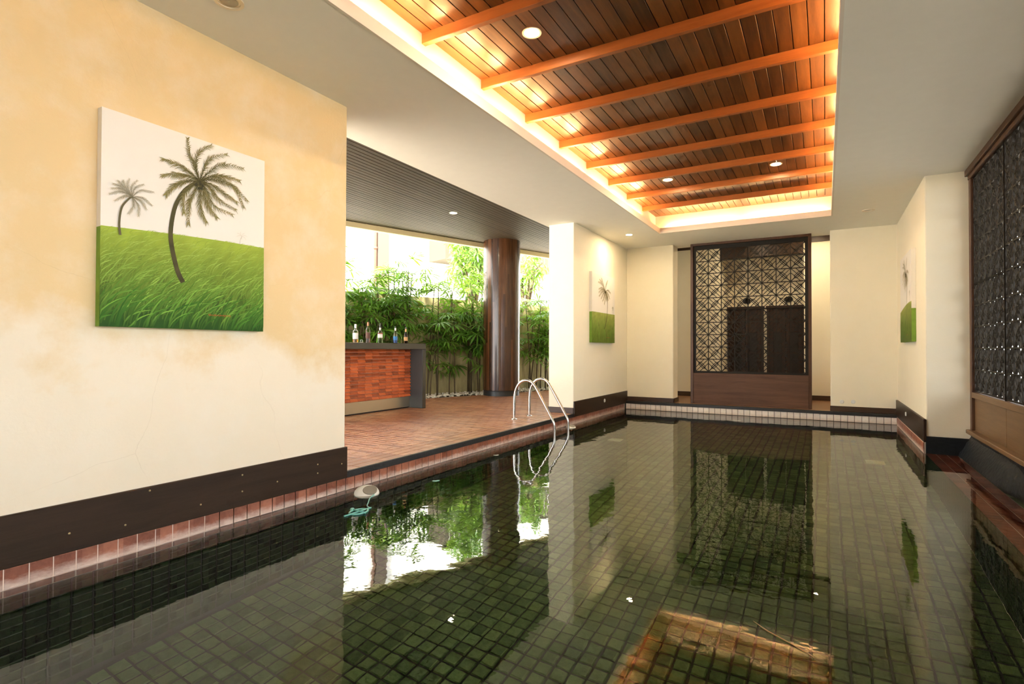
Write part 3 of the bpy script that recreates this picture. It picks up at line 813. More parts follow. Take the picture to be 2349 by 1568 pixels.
# ------------------------------------------------------------------ paintings
def painting(name, label, origin, eu, en, w, h, depth, seed, horizon, palms, blades, tilt=0.0, grass_lo=(0.016, 0.075, 0.003), grass_hi=(0.34, 0.45, 0.045), sig=True):
    """origin: lower corner seen at the picture's own left; eu along the wall, en out of it"""
    rg = random.Random(seed)
    O, EU, EN, EV = Vector(origin), Vector(eu), Vector(en), Vector((0, 0, 1))
    t = thing(name, label, 'painting', O + EU * (w / 2))
    def W3(u, v, o): return O + EU * u + EV * v + EN * (depth + o)
    hz = lambda u: horizon(u / w) * h
    # stretched canvas: white above the horizon, green below
    mb = MB(); vm = min(hz(0), hz(w)) - 0.004
    def slab(v0, v1, mi):
        P = [O + EU*a + EV*b + EN*c for c in (0.002, depth) for (a, b) in ((0, v0), (w, v0), (w, v1), (0, v1))]
        mb.add(P, [(0,1,2,3),(4,5,6,7),(0,1,5,4),(1,2,6,5),(2,3,7,6),(3,0,4,7)], None, mi)
    slab(0, vm, 1); slab(vm, h, 0)
    mb.build('canvas', [m_canvas_white, m_canvas_green], t)
    # grass
    mb = MB()
    def stroke(pts, ws, cols, off):
        cnt_[0] += 1; off = 0.0009 + cnt_[0] * 2.0e-6
        vv, ff, cc = [], [], []
        m = len(pts)
        for i in range(m):
            p0, p1 = pts[max(i-1,0)], pts[min(i+1,m-1)]
            dx, dy = p1[0]-p0[0], p1[1]-p0[1]; l = math.hypot(dx, dy) or 1
            nx, ny = -dy/l*ws[i]/2, dx/l*ws[i]/2
            for sgn in (-1, 1):
                u = min(max(pts[i][0]+nx*sgn, 0.0005), w-0.0005); v = min(max(pts[i][1]+ny*sgn, 0.0005), h-0.0005)
                vv.append(W3(u, v, off)); cc.append(cols[i])
        for i in range(m-1): ff.append((2*i, 2*i+1, 2*i+3, 2*i+2))
        mb.add(vv, ff, cc)
    cnt_ = [0]
    lerp = lambda a, b, k: tuple(x+(y-x)*k for x, y in zip(a, b))
    NU, NV = 24, 14
    vv, cc, ff = [], [], []
    for i in range(NU+1):
        for j in range(NV+1):
            u = w*i/NU; k = j/NV; v = hz(u)*k
            vv.append(W3(u, v, 0.0006))
            c = lerp(grass_lo, grass_hi, k**1.7); q = rg.uniform(.75, 1.15)
            cc.append(tuple(x*q for x in c))
    for i in range(NU):
        for j in range(NV):
            a = i*(NV+1)+j; ff.append((a, a+NV+1, a+NV+2, a+1))
    mb.add(vv, ff, cc)
    R = 34
    for r in range(R):
        k = 1 - r/(R-1)                        # 1 at the horizon, 0 at the foot
        ln = (0.05 + 0.22*(1-k)**0.8)
        cnt = int(blades*(1.35-0.75*(1-k)))
        for q in range(cnt):
            u = rg.uniform(-0.06, w); v = hz(min(max(u,0),w))*(k*1.02-0.06) + rg.uniform(-.02, .015)
            L_ = ln*rg.uniform(.6, 1.3); lean = rg.uniform(.35, 1.0) + 0.25*k + tilt
            wd = (0.0035+0.0110*(1-k))*rg.uniform(.5, 1.2)
            pts, ws, cols = [], [], []
            bright = rg.random()**1.8
            base = lerp(grass_lo, grass_hi, 0.75*k)
            tip = lerp(lerp((0.035, 0.24, 0.005), (0.34, 0.46, 0.045), k), lerp((0.26, 0.55, 0.06), (0.50, 0.62, 0.15), k), bright)
            for i in range(7):
                a = i/6
                pu = u + L_*lean*(a**1.7)*0.8; pv = v + L_*(a - 0.45*lean*a*a)
                top = hz(min(max(pu,0),w)) + 0.004
                pts.append((pu, min(pv, top))); ws.append(wd*(1-a)**0.6*(0.5+min(a*4,1)*0.5)+0.0004)
                cols.append(lerp(base, tip, a*(0.35+0.65*bright)))
            if pts[0][0] < w: stroke(pts, ws, cols, 0.0009 + 0.00005*r)
    mb.build('painted_grass', m_paint, t)
    # palms
    for pi, (trunk, tw, fronds, fscale, dark, pale) in enumerate(palms):
        mb = MB()
        def bez(P, n):
            out = []
            for i in range(n):
                x = i/(n-1)*(len(P)-1); j = min(int(x), len(P)-2); f = x-j
                p0 = P[max(j-1,0)]; p1 = P[j]; p2 = P[j+1]; p3 = P[min(j+2,len(P)-1)]
                out.append(tuple(0.5*((2*b)+(-a+c)*f+(2*a-5*b+4*c-d)*f*f+(-a+3*b-3*c+d)*f**3) for a, b, c, d in zip(p0, p1, p2, p3)))
            return out
        T = bez(trunk, 28)
        stroke(T, [tw*(1.15-0.35*i/27) for i in range(28)], [lerp(dark, (0.10, 0.085, 0.03), 0.25+0.5*rg.random()) for i in range(28)], 0.0029)
        c0 = trunk[-1]
        for fr in fronds:
            F = bez([c0]+list(fr), 26)
            for i in range(1, 26):
                a = i/25
                dx, dy = F[i][0]-F[i-1][0], F[i][1]-F[i-1][1]; l = math.hypot(dx, dy) or 1; dx /= l; dy /= l
                for sgn in (-1, 1):
                    for q in range(2):
                        ll = fscale*(0.25+0.9*math.sin(min(1, a*1.15)*math.pi*0.85))*rg.uniform(.6, 1.2)
                        an = rg.uniform(.35, .75)
                        ex = dx*math.cos(an)-sgn*dy*math.sin(an); ey = dy*math.cos(an)+sgn*dx*math.sin(an)-0.25
                        e = (F[i][0]+ex*ll, F[i][1]+ey*ll); mid = (F[i][0]+ex*ll*.5, F[i][1]+ey*ll*.5+0.08*ll)
                        col = lerp(dark, pale, min(1, 0.15+0.75*a+rg.uniform(-.15, .25)))
                        stroke([F[i], mid, e], [tw*0.14, tw*0.10, 0.0004], [col, col, lerp(col, pale, .5)], 0.0031+0.00002*pi)
            stroke(F, [max(tw*0.22*(1-i/25), 0.0006) for i in range(26)], [lerp(dark, pale, 0.6*i/25) for i in range(26)], 0.0033)
        for q in range(7):
            if tw > 0.012:
                a = rg.uniform(0, 6.28); r_ = rg.uniform(.01, .03)
                p = (c0[0]+r_*math.cos(a), c0[1]-0.028+r_*0.6*math.sin(a))
                stroke([(p[0], p[1]-.009), p, (p[0], p[1]+.009)], [.006, .018, .006], [(0.03, 0.028, 0.01)]*3, 0.0036)
        mb.build('painted_palm', m_paint, t)
    if sig:
        mb = MB(); u0, v0 = 0.60*w, 0.078*h
        pts = [(u0+0.15*w*i/40, v0+0.006*math.sin(i*1.9)*(1+0.6*math.sin(i*.7))) for i in range(41)]
        stroke(pts, [0.0022]*41, [(0.55, 0.06, 0.02)]*41, 0.0034)
        mb.build('painted_signature', m_paint, t)
    return t

DK, PL = (0.030, 0.026, 0.004), (0.26, 0.22, 0.07)
big_fr = [[[0.522,1.038],[0.483,1.114],[0.469,1.205]],[[0.522,1.047],[0.546,1.144],[0.62,1.212]],[[0.577,1.044],[0.621,1.127],[0.726,1.185]],[[0.612,1.034],[0.705,1.112],[0.843,1.126]],[[0.643,1.017],[0.728,1.035],[0.821,1.035]],[[0.643,1.012],[0.772,0.985],[0.88,0.911]],[[0.643,0.992],[0.783,0.977],[0.852,0.862]],[[0.623,0.956],[0.718,0.919],[0.801,0.882]],[[0.613,0.933],[0.676,0.868],[0.795,0.828]],[[0.593,0.908],[0.645,0.82],[0.768,0.79]],[[0.573,0.893],[0.604,0.81],[0.662,0.747]],[[0.551,0.877],[0.556,0.779],[0.593,0.702]],[[0.514,0.878],[0.481,0.792],[0.478,0.669]],[[0.485,0.9],[0.443,0.821],[0.449,0.731]],[[0.465,0.934],[0.391,0.885],[0.342,0.82]],[[0.484,0.968],[0.409,0.961],[0.323,0.933]],[[0.484,0.997],[0.408,1.024],[0.322,1.031]]]
big_tr = [(0.451,0.292),(0.415,0.365),(0.382,0.502),(0.374,0.605),(0.397,0.753),(0.447,0.861),(0.504,0.924),(0.548,0.954)]
sm_tr = [(0.096,0.526),(0.09,0.595),(0.102,0.685),(0.137,0.742),(0.154,0.758)]
sm_tips = [(0.058,0.811),(0.081,0.834),(0.108,0.842),(0.139,0.859),(0.18,0.861),(0.213,0.847),(0.268,0.816),(0.261,0.735),(0.231,0.706),(0.19,0.656),(0.14,0.659),(0.067,0.717),(0.04,0.749),(0.051,0.782)]
def bow(c, tips, k=0.16):
    out = []
    for tx, ty in tips:
        dx, dy = tx-c[0], ty-c[1]
        out.append([(c[0]+dx*.5-dy*k, c[1]+dy*.5+abs(dx)*k*1.2), (tx, ty)])
    return out
ty_c = (0.84, 0.652)
palms1 = [(big_tr, 0.026, big_fr, 0.040, DK, PL),
          (sm_tr, 0.011, bow((0.154, 0.758), sm_tips), 0.016, (0.13, 0.11, 0.06), (0.50, 0.46, 0.34)),
          ([(0.826, 0.592), (0.828, 0.62), ty_c], 0.002, bow(ty_c, [(0.84+0.04*math.cos(a), 0.652+0.03*math.sin(a)) for a in (0.2, 1, 1.8, 2.6, 3.4, 4.4, 5.6)]), 0.004, (0.55, 0.52, 0.42), (0.66, 0.63, 0.54))]
painting('palm_painting', 'large square canvas of a bending palm over windblown grass on the long yellow wall', (XL, 1.465, 1.17), (0, 1, 0), (1, 0, 0), 1.018, 1.230, 0.048, 3, lambda a: 0.458 + 0.03*math.sin(a*1.7), palms1, 36)
def palms_small(flip):
    f = (lambda u: 1.19-u) if flip else (lambda u: u)
    tr = [(f(0.60), 0.245), (f(0.69), 0.37), (f(0.745), 0.50), (f(0.765), 0.68), (f(0.75), 0.84), (f(0.655), 0.945)]
    c = (0.655, 0.945)
    tips = [(0.30, 1.08), (0.36, 1.135), (0.46, 1.16), (0.77, 1.155), (0.33, 0.96), (0.92, 0.94), (0.34, 0.835), (0.44, 0.80), (0.52, 0.76), (0.60, 0.71), (0.72, 0.78), (0.80, 0.80), (0.88, 0.83), (0.32, 0.90)]
    fr = [[(f(a), b) for a, b in q] for q in bow(c, tips, 0.10)]
    c2 = (1.05, 0.652)
    fr2 = [[(f(a), b) for a, b in q] for q in bow(c2, [(1.05+0.05*math.cos(a), 0.652+0.04*math.sin(a)) for a in (0.2, .9, 1.6, 2.4, 3.2, 4.2, 5.4)])]
    return [(tr, 0.016, fr, 0.045, (0.075, 0.055, 0.010), (0.30, 0.24, 0.06)),
            ([(f(1.08), 0.46), (f(1.075), 0.56), (f(1.05), 0.652)], 0.006, fr2, 0.010, (0.2, 0.17, 0.06), (0.42, 0.38, 0.2))]
OL, OH = (0.10, 0.16, 0.012), (0.40, 0.44, 0.10)
painting('palm_painting', 'canvas of a slender palm on green grass, on the wall beside the pool ladder', (XL, 8.83, 1.17), (0, 1, 0), (1, 0, 0), 1.17, 1.24, 0.05, 5, lambda a: 0.435, palms_small(False), 14, -0.9, OL, OH)
painting('palm_painting', 'canvas of a palm on a green hill, on the wall by the black lattice', (XR, 9.955, 1.165), (0, -1, 0), (-1, 0, 0), 1.19, 1.225, 0.05, 8, lambda a: 0.36+0.075*math.sin(min(1, a*1.1)*1.57), palms_small(False), 14, -0.7, OL, OH)

# ------------------------------------------------------------------ bar counter
BX, BXI, BY0, BY1 = -6.13, -6.40, 4.9, 7.568
bar = thing('bar_counter', 'grey slab bar counter with ribbed red tile front on the terrace', 'bar', (-6.4, 6.4, 0))
box('counter_top', -6.75, BX, BY0, BY1, 1.040, 1.141, m_steelgrey, bar, bevel=0.004)
mb = MB(); mb.box(-6.75, BX, BY1 - 0.085, BY1, 0.0, 1.040); mb.build('end_leg', [m_steelgrey], bar, bevel=0.003)
box('leg_lining', -6.74, BX - 0.006, BY1 - 0.097, BY1 - 0.083, 0.004, 1.038, m_barleg, bar)
box('backing', -6.52, BXI - 0.012, BY0, BY1 - 0.1, 0.205, 1.04, m_grout, bar)
kp = box('kick_plate', -6.47, BXI - 0.02, BY0, 7.575 - 0.1, 0.022, 0.205, m_brushed, bar)
box('toe_gap', -6.46, BXI - 0.04, BY0, 7.47, 0.0, 0.022, m_black, bar)
mb = MB()   # ribbed tile, rounded ledge profile, local y along the counter
prof = [(0, 0.0), (0.018, 0.002), (0.026, 0.008), (0.0275, 0.016), (0.022, 0.026), (0.013, 0.036), (0.008, 0.046), (0.006, 0.0535), (0, 0.0535)]
hw = 0.157 / 2 - 0.0022
v = [(a, s * hw, b) for s in (-1, 1) for (a, b) in prof]; n = len(prof)
mb.add(v, [(i, i + 1, n + i + 1, n + i) for i in range(n - 1)] + [tuple(range(n - 1, -1, -1)), tuple(range(n, 2 * n))])
tb = mb.mesh('tile', m_bartile, smooth=True)
for c in range(15):
    yc = 7.385 - 0.157 * c + 0.0
    for r in range(15):
        place(tb, bar, (BXI - 0.012 + RND.uniform(-.0015, .0015), yc, 0.205 + 0.0557 * r))

# bottles
def bottle(loc, prof, mat, parts, label):
    t = thing('bottle', label, 'bottle', loc, 'bottles on the bar counter')
    MB().lathe(prof, 20, loc).build('glass_body', mat, t, smooth=True)
    for (nm, pr, mt) in parts:
        MB().lathe(pr, 20, loc).build(nm, mt, t, smooth=True)
    return t
m_lab_w = plain('label_white', (0.78, 0.76, 0.72), 0.6); m_lab_b = plain('label_blue', (0.03, 0.20, 0.50), 0.5)
m_lab_o = plain('label_tan', (0.55, 0.30, 0.12), 0.5); m_cap_k = plain('cap_dark', (0.02, 0.02, 0.02), 0.4); m_cap_t = plain('cap_tan', (0.48, 0.22, 0.10), 0.5)
m_lab_d = plain('label_dark', (0.14, 0.05, 0.03), 0.5); m_lab_r = plain('label_red', (0.35, 0.03, 0.02), 0.5)
BZ = 1.141
def lab(nm, r, z0, z1, mt): return (nm, [(r - .001, z0), (r, z0 + .001), (r, z1 - .001), (r - .001, z1)], mt)
def liq(r, z0, z1, mt): return ('liquid', [(r, z0), (r, z1)], mt)
bottle((-6.33, 6.09, BZ), [(0.040, 0), (0.042, .004), (0.042, .165), (0.036, .185), (0.018, .20), (0.015, .215), (0.014, .272), (0.016, .276), (0.016, .285)], m_glass,
       [lab('label', 0.0428, .055, .150, m_lab_w), liq(0.038, .005, .05, m_amber), ('seal', [(0.0165, .225), (0.0165, .287), (0.004, .289)], m_lab_w)], 'clear square-shouldered bottle with large white label, first on the bar by the wall')
bottle((-6.33, 6.355, BZ), [(0.034, 0), (0.036, .004), (0.036, .20), (0.028, .225), (0.014, .255), (0.013, .31)], m_glass,
       [lab('label', 0.0368, .07, .165, m_lab_d), liq(0.032, .005, .15, m_cola), ('stopper', [(0.0145, .27), (0.0145, .325), (0.010, .330)], m_cap_t)], 'tall bottle half full of dark rum with tan stopper on the bar')
bottle((-6.33, 6.63, BZ), [(0.037, 0), (0.039, .004), (0.039, .155), (0.034, .18), (0.016, .205), (0.014, .225), (0.014, .30)], m_glass,
       [lab('label', 0.0398, .085, .145, m_lab_w), lab('stripe', 0.0401, .148, .158, m_lab_r), ('seal', [(0.015, .21), (0.015, .25)], m_lab_w), ('pourer', [(0.0145, .252), (0.0145, .30), (0.008, .325)], m_cap_k)], 'clear spirit bottle with white label and dark pourer, middle of the bar')
bottle((-6.33, 6.995, BZ), [(0.031, 0), (0.033, .004), (0.033, .13), (0.027, .165), (0.014, .215), (0.013, .27)], m_glass,
       [lab('label', 0.0338, .05, .115, m_lab_b), liq(0.029, .005, .11, m_blue), ('seal', [(0.0142, .215), (0.0142, .258)], m_lab_w), ('cap', [(0.0145, .260), (0.0145, .285), (0.006, .287)], m_cap_k)], 'small bottle of blue liqueur with blue label on the bar')
bottle((-6.33, 7.26, BZ), [(0.031, 0), (0.033, .004), (0.033, .12), (0.027, .155), (0.014, .20), (0.013, .265)], m_glass_brown,
       [lab('label', 0.0338, .045, .11, m_lab_o), ('seal', [(0.0142, .20), (0.0142, .25)], m_lab_o), ('cap', [(0.0148, .252), (0.0148, .28), (0.006, .282)], m_cap_k)], 'dark brown bottle with tan label, last on the bar towards the palms')
gl = thing('drinking_glass', 'small upturned clear glass between the first two bottles on the bar', 'glass', (-6.33, 6.215, BZ))
MB().lathe([(0.027, 0), (0.0275, .002), (0.022, .040), (0.016, .047), (0.002, .048)], 18, (-6.33, 6.215, BZ), cap=False).build('bowl', m_glass, gl, smooth=True)
MB().lathe([(0.0285, 0.0), (0.0285, .004), (0.026, .004)], 18, (-6.33, 6.215, BZ), cap=False).build('rim', m_white, gl, smooth=True)

# ------------------------------------------------------------------ timber-clad column
CC, CR = (-6.415, 10.63), 0.422
colm = thing('column', 'round terrace column clad in glossy brown wooden staves with black foot', 'column', (CC[0], CC[1], 0), None, 'structure')
MB().lathe([(CR - 0.012, 0.10), (CR - 0.012, 3.56)], 64, (CC[0], CC[1], 0)).build('core', m_black, colm, smooth=True)
MB().lathe([(CR - 0.012, 0), (CR - 0.012, 0.118), (CR - 0.016, 0.122)], 64, (CC[0], CC[1], 0)).build('foot_ring', plain('column_foot', (0.022, 0.024, 0.026), 0.35, bump=0.05), colm, smooth=True)
def stave_mat():
    t = NT('stave_wood'); p = t.pos()
    g = t.noise(t.mapped(p, (14, 14, 1.1)), 2.5, 7, 0.6, 0.5)
    oi = t.node('ShaderNodeObjectInfo')
    k = t.math('ADD', t.math('MULTIPLY', g, 0.6), t.math('MULTIPLY', oi.outputs['Random'], 0.42))
    t.setp(Base_Color=t.ramp(k, [(0.28, (0.028, 0.010, 0.005)), (0.55, (0.072, 0.026, 0.010)), (0.82, (0.14, 0.055, 0.022))]), Roughness=0.26, Specular_IOR_Level=0.4, Coat_Weight=0.25, Coat_Roughness=0.1)
    return t.m
NS = 56
m_stave = stave_mat()
def stave(z0, z1):
    mb = MB(); q = 3; da = 2 * math.pi / NS - 0.0022
    v = []
    for z in (z0, z1):
        for i in range(q + 1):
            a = -da / 2 + da * i / q
            v.append((CR * math.cos(a), CR * math.sin(a), z))
    return mb.add(v, [(i, i + 1, q + 2 + i, q + 1 + i) for i in range(q)]).mesh('stave', m_stave, smooth='all')
for k in range(NS):
    cut = 1.0 + 1.9 * ((k * 0.618) % 1)
    for (z0, z1) in ((0.122, cut), (cut + 0.002, 3.5)):
        o = link('stave', stave(z0, z1), colm, (CC[0], CC[1], 0)); o.rotation_euler = (0, 0, 2 * math.pi * k / NS)

# ------------------------------------------------------------------ pool ladder
lad = thing('pool_ladder', 'stainless steel pool ladder with two arched rails at the terrace edge', 'ladder', (-3.8, 7.29, 0))
rail = [(-4.030, 0.0), (-4.030, 0.15), (-4.026, 0.32), (-4.008, 0.425), (-3.965, 0.51), (-3.90, 0.567), (-3.825, 0.588), (-3.755, 0.572), (-3.70, 0.528), (-3.655, 0.468), (-3.56, 0.310), (-3.46, 0.145), (-3.395, 0.030), (-3.372, -0.03), (-3.366, -0.10), (-3.366, -0.30), (-3.366, -1.05)]
def smooth_path(P, n=4):
    out = []
    for j in range(len(P) - 1):
        p0, p1, p2, p3 = P[max(j-1,0)], P[j], P[j+1], P[min(j+2,len(P)-1)]
        for i in range(n):
            f = i / n
            out.append(tuple(0.5*((2*b)+(-a+c)*f+(2*a-5*b+4*c-d)*f*f+(-a+3*b-3*c+d)*f**3) for a, b, c, d in zip(p0, p1, p2, p3)))
    return out + [P[-1]]
for y in (7.05, 7.53):
    MB().tube([(a, y, b) for a, b in smooth_path(rail)], 0.0205, 14).build('rail', m_steel, lad, smooth='all')
    MB().lathe([(0.048, 0.001), (0.048, 0.006), (0.032, 0.012), (0.024, 0.016)], 24, (-4.030, y, 0)).build('flange', m_steel, lad, smooth=True)
for z in (-0.38, -0.66, -0.94):
    box('tread', -3.41, -3.33, 7.06, 7.52, z, z + 0.025, m_steel, lad, bevel=0.004)

# ------------------------------------------------------------------ floating dispenser and teal frame, petals
def dispenser(c, ang, ax, k, label):
    c = Vector(c)
    fd = thing('floating_dispenser', label, 'dispenser', c, 'white floating dispensers')
    tilt = Matrix.Rotation(math.radians(ang), 4, Vector((0.72, 0.69, 0)))
    def tilted(prof, name, mat, off):
        mb = MB().lathe(prof, 32)
        mb.v = [tuple(c + tilt @ ((Vector(p) + Vector(off)) * k)) for p in mb.v]
        mb.build(name, mat, fd, smooth=True)
    tilted([(0.070, -0.03), (0.098, -0.012), (0.104, 0.004), (0.100, 0.016), (0.080, 0.026), (0.03, 0.032)], 'shell', m_white, (0, 0, 0))
    tilted([(0.058, 0.022), (0.060, 0.030), (0.054, 0.034), (0.045, 0.032), (0.004, 0.0315)], 'face', m_grey, (0.014, 0.026, 0.002))
c = Vector((-3.325, 3.335, WATER_Z))
dispenser(c, 24, None, 1.0, 'white dome-shaped floating dispenser with grey face, tied to the teal float')
dispenser((-3.42, 7.76, WATER_Z), 18, None, 0.72, 'small white floating dispenser behind the far rail of the ladder')
tf = thing('teal_float', 'teal plastic float frame tied by a cord to the white dispenser', 'float', (-3.0, 2.93, WATER_Z))
cf = Vector((-3.0, 2.93, WATER_Z + 0.006))
ax, ay = Vector((0.05, 0.998, 0)), Vector((0.998, -0.05, 0))
MB().tube([cf + ax * (0.075 * math.cos(a)) + ay * (0.055 * math.sin(a)) for a in [2 * math.pi * i / 28 for i in range(28)]], 0.0065, 8, True).build('hoop', m_teal, tf, smooth='all')
MB().tube([cf - ax * 0.135, cf + ax * 0.12], 0.0065, 8).build('long_bar', m_teal, tf, smooth='all')
MB().tube([cf - ay * 0.075 + Vector((0,0,.004)), cf + ay * 0.075 + Vector((0,0,.004))], 0.0065, 8).build('cross_bar', m_teal, tf, smooth='all')
MB().lathe([(0.016, -.004), (0.018, 0.006), (0.012, 0.014)], 14, cf - ay * 0.07).build('knob', m_teal, tf, smooth=True)
cord = [c + Vector((0.06, 0.045, 0.005)), Vector((-3.20, 3.25, WATER_Z + .004)), Vector((-3.155, 3.19, WATER_Z + .003)), Vector((-3.105, 3.13, WATER_Z + .004)), Vector((-3.06, 3.075, WATER_Z + .004)), Vector((-3.005, 3.045, WATER_Z + .004)), Vector((-2.985, 3.0, WATER_Z + .004))]
MB().tube(smooth_path([tuple(p) for p in cord]), 0.0042, 8).build('cord', m_teal, tf, smooth='all')
def petal(x, y, r, a, mat, label):
    mb = MB(); v = [(0, 0, 0.006)]
    for i in range(12):
        an = 2 * math.pi * i / 12
        v.append((r * math.cos(an), 0.55 * r * math.sin(an), 0.002 + 0.004 * abs(math.cos(an))))
    mb.add(v, [(0, 1 + i, 1 + (i + 1) % 12) for i in range(12)])
    mb.add([(p[0], p[1], p[2] - 0.0015) for p in v], [(0, 1 + (i + 1) % 12, 1 + i) for i in range(12)])
    o = mb.build('fallen_petal', mat, None, smooth=True, loc=(0, 0, 0)); o.location = (x, y, WATER_Z); o.rotation_euler = (0, 0, a)
    props(o, label, 'petal', 'petals floating on the pool')
petal(-3.258, 5.287, 0.035, 1.0, m_white, 'pale petal floating below the terrace tiles, short of the ladder')
petal(-3.099, 3.979, 0.035, 0.9, m_teal, 'bluish petal floating just beyond the white dispenser')
tw = MB().tube([(-0.283, 2.656, WATER_Z + .003), (-0.221, 2.592, WATER_Z + .004), (-0.118, 2.525, WATER_Z + .003), (-0.024, 2.454, WATER_Z + .002)], [0.001, 0.0022, 0.002, 0.0008], 6)
props(tw.build('dry_straw', plain('straw', (0.42, 0.26, 0.12), 0.6), None, smooth='all', loc=(-0.15, 2.55, WATER_Z)), 'thin dry straw floating on the pool where the lit ceiling is mirrored', 'straw')
def drain(x, y, label):
    d = thing('floor_drain', label, 'drain', (x, y, PB), 'square drains in the pool bottom')
    MB().box(x - .105, x + .105, y - .105, y - .09, PB, PB + .012).box(x - .105, x + .105, y + .09, y + .105, PB, PB + .012).box(x - .105, x - .09, y - .09, y + .09, PB, PB + .012).box(x + .09, x + .105, y - .09, y + .09, PB, PB + .012).build('rim', m_drain, d)
    mb = MB()
    for k in range(9): mb.box(x - .09, x + .09, y - .088 + k * .02, y - .074 + k * .02, PB + .001, PB + .010)
    mb.build('grating', m_drain, d)
m_drain = plain('drain_plastic', (0.55, 0.66, 0.52), 0.4)
drain(-2.93, 8.42, 'pale square drain in the pool bottom out from the ladder')
drain(0.56, 8.55, 'pale square drain in the pool bottom near the narrow painting corner')
pl_ = thing('pool_light', 'round pale pool lamp under water in the far pool side below the screen', 'pool light', (-1.43, 10.768, -0.86))
mb = MB().lathe([(0.085, 0), (0.085, 0.012), (0.07, 0.02)], 24); mb.v = [(-1.43 + a, 10.768 - c, -0.86 + b) for a, b, c in mb.v]; mb.build('bezel', m_drain, pl_, smooth=True)
mb = MB().lathe([(0.068, 0.02), (0.06, 0.028), (0.02, 0.034)], 24); mb.v = [(-1.43 + a, 10.768 - c, -0.86 + b) for a, b, c in mb.v]; mb.build('lens', m_drain, pl_, smooth=True)

# ------------------------------------------------------------------ garden: wall, gravel, palms, tree, building, ground
q = [gp(-8, 0.66), gp(7, 0.66), gp(7, 0.86), gp(-8, 0.86)]
def gwall_mat():
    t = NT('garden_wall_render'); p = t.pos()
    n1 = t.noise(t.mapped(p, (2.5, 2.5, 0.5)), 2.2, 7, 0.65)
    t.setp(Base_Color=t.ramp(n1, [(0.32, (0.13, 0.11, 0.045)), (0.5, (0.36, 0.30, 0.14)), (0.72, (0.52, 0.44, 0.24))]), Roughness=0.85)
    return t.m
struct(MB().poly([(p.x, p.y) for p in q], -0.3, 2.22).build('wall_garden', gwall_mat()), 'stained yellow garden wall behind the palms', 'wall')
q = [gp(-8, -0.0), gp(7, -0.0), gp(7, 0.66), gp(-8, 0.66)]
struct(MB().poly([(p.x, p.y) for p in q], -0.3, -0.02).build('ground_bed', m_soil), 'planting bed between terrace and garden wall', 'ground')
mb = MB()
ico = bmesh.new(); bmesh.ops.create_icosphere(ico, subdivisions=1, radius=1)
iv = [v.co.copy() for v in ico.verts]; fi = [tuple(v.index for v in f.verts) for f in ico.faces]; ico.free()
for k in range(1500):
    p = gp(RND.uniform(-2.6, 5.2), RND.uniform(0.02, 0.64), RND.uniform(-0.012, 0.03))
    s = Vector((RND.uniform(.014, .034), RND.uniform(.014, .034), RND.uniform(.010, .022))); a = RND.uniform(0, 3.14)
    ca, sa = math.cos(a), math.sin(a)
    mb.add([(p.x + (v.x*s.x)*ca - (v.y*s.y)*sa, p.y + (v.x*s.x)*sa + (v.y*s.y)*ca, p.z + v.z*s.z) for v in iv], fi)
props(mb.build('gravel', m_pebble, None, smooth='all'), 'white pebbles strewn at the foot of the garden palms', 'pebbles', None, 'stuff')
struct(MB().poly([(-60, -60), (60, -60), (60, 60), (-60, 60)], -2.2, -2.0).build('ground_far', m_ground), 'wide ground beneath everything', 'ground')
struct(MB().poly([(1.6, -12), (14, -12), (14, 20), (1.6, 20)], -0.5, -0.06).build('ground_court', m_lawn), 'grey paving outside the black lattice wall', 'ground')
struct(MB().poly([(-4.4, -14), (1.6, -14), (1.6, -3.4), (-4.4, -3.4)], -0.5, -0.02).build('ground_entry', m_ground), 'pale paving before the near end of the pool', 'ground')
q = [gp(-14, 0.86), gp(16, 0.86), gp(16, 6.4), gp(-14, 6.4)]
struct(MB().poly([(p.x, p.y) for p in q], -0.5, -0.05).build('ground_lane', m_ground), 'pale lane between garden wall and white building', 'ground')

def fan_leaf(seed):
    """a lady palm fan: petiole along +x, leaflets spread from its end"""
    rg = random.Random(seed); mb = MB()
    pl = rg.uniform(.20, .32)
    mb.tube([(0, 0, 0), (pl * .5, 0, pl * .22), (pl, 0, pl * .30)], [0.0045, 0.0035, 0.003], 5)
    hub = Vector((pl, 0, pl * .30)); nl = rg.randint(9, 12); spread = math.radians(rg.uniform(105, 135))
    for i in range(nl):
        a = -spread + 2 * spread * i / (nl - 1) + rg.uniform(-.06, .06)
        ln = rg.uniform(.30, .42) * (1.0 - 0.22 * abs(a) / spread); wd = rg.uniform(.021, .033)
        droop = rg.uniform(.25, .7)
        d = Vector((math.cos(a), math.sin(a), 0)); sd = Vector((-d.y, d.x, 0))
        V = []; S = 6
        for j in range(S + 1):
            t = j / S
            p = hub + d * (ln * (t - 0.10 * droop * t * t)) + Vector((0, 0, ln * (0.22 * t - droop * t * t)))
            w = wd * (0.30 + 1.4 * t) * (1 if t < .5 else (1 - ((t - .5) / .5) ** 2) * .95 + .05) * 0.62
            V += [p - sd * w + Vector((0, 0, w * .45)), p, p + sd * w + Vector((0, 0, w * .45))]
        F = []
        for j in range(S):
            b = 3 * j
            F += [(b, b + 1, b + 4, b + 3), (b + 1, b + 2, b + 5, b + 4)]
        mb.add(V, F)
    return mb.mesh('leaf', m_leaf, smooth='all')
FANS = [fan_leaf(100 + i) for i in range(7)]
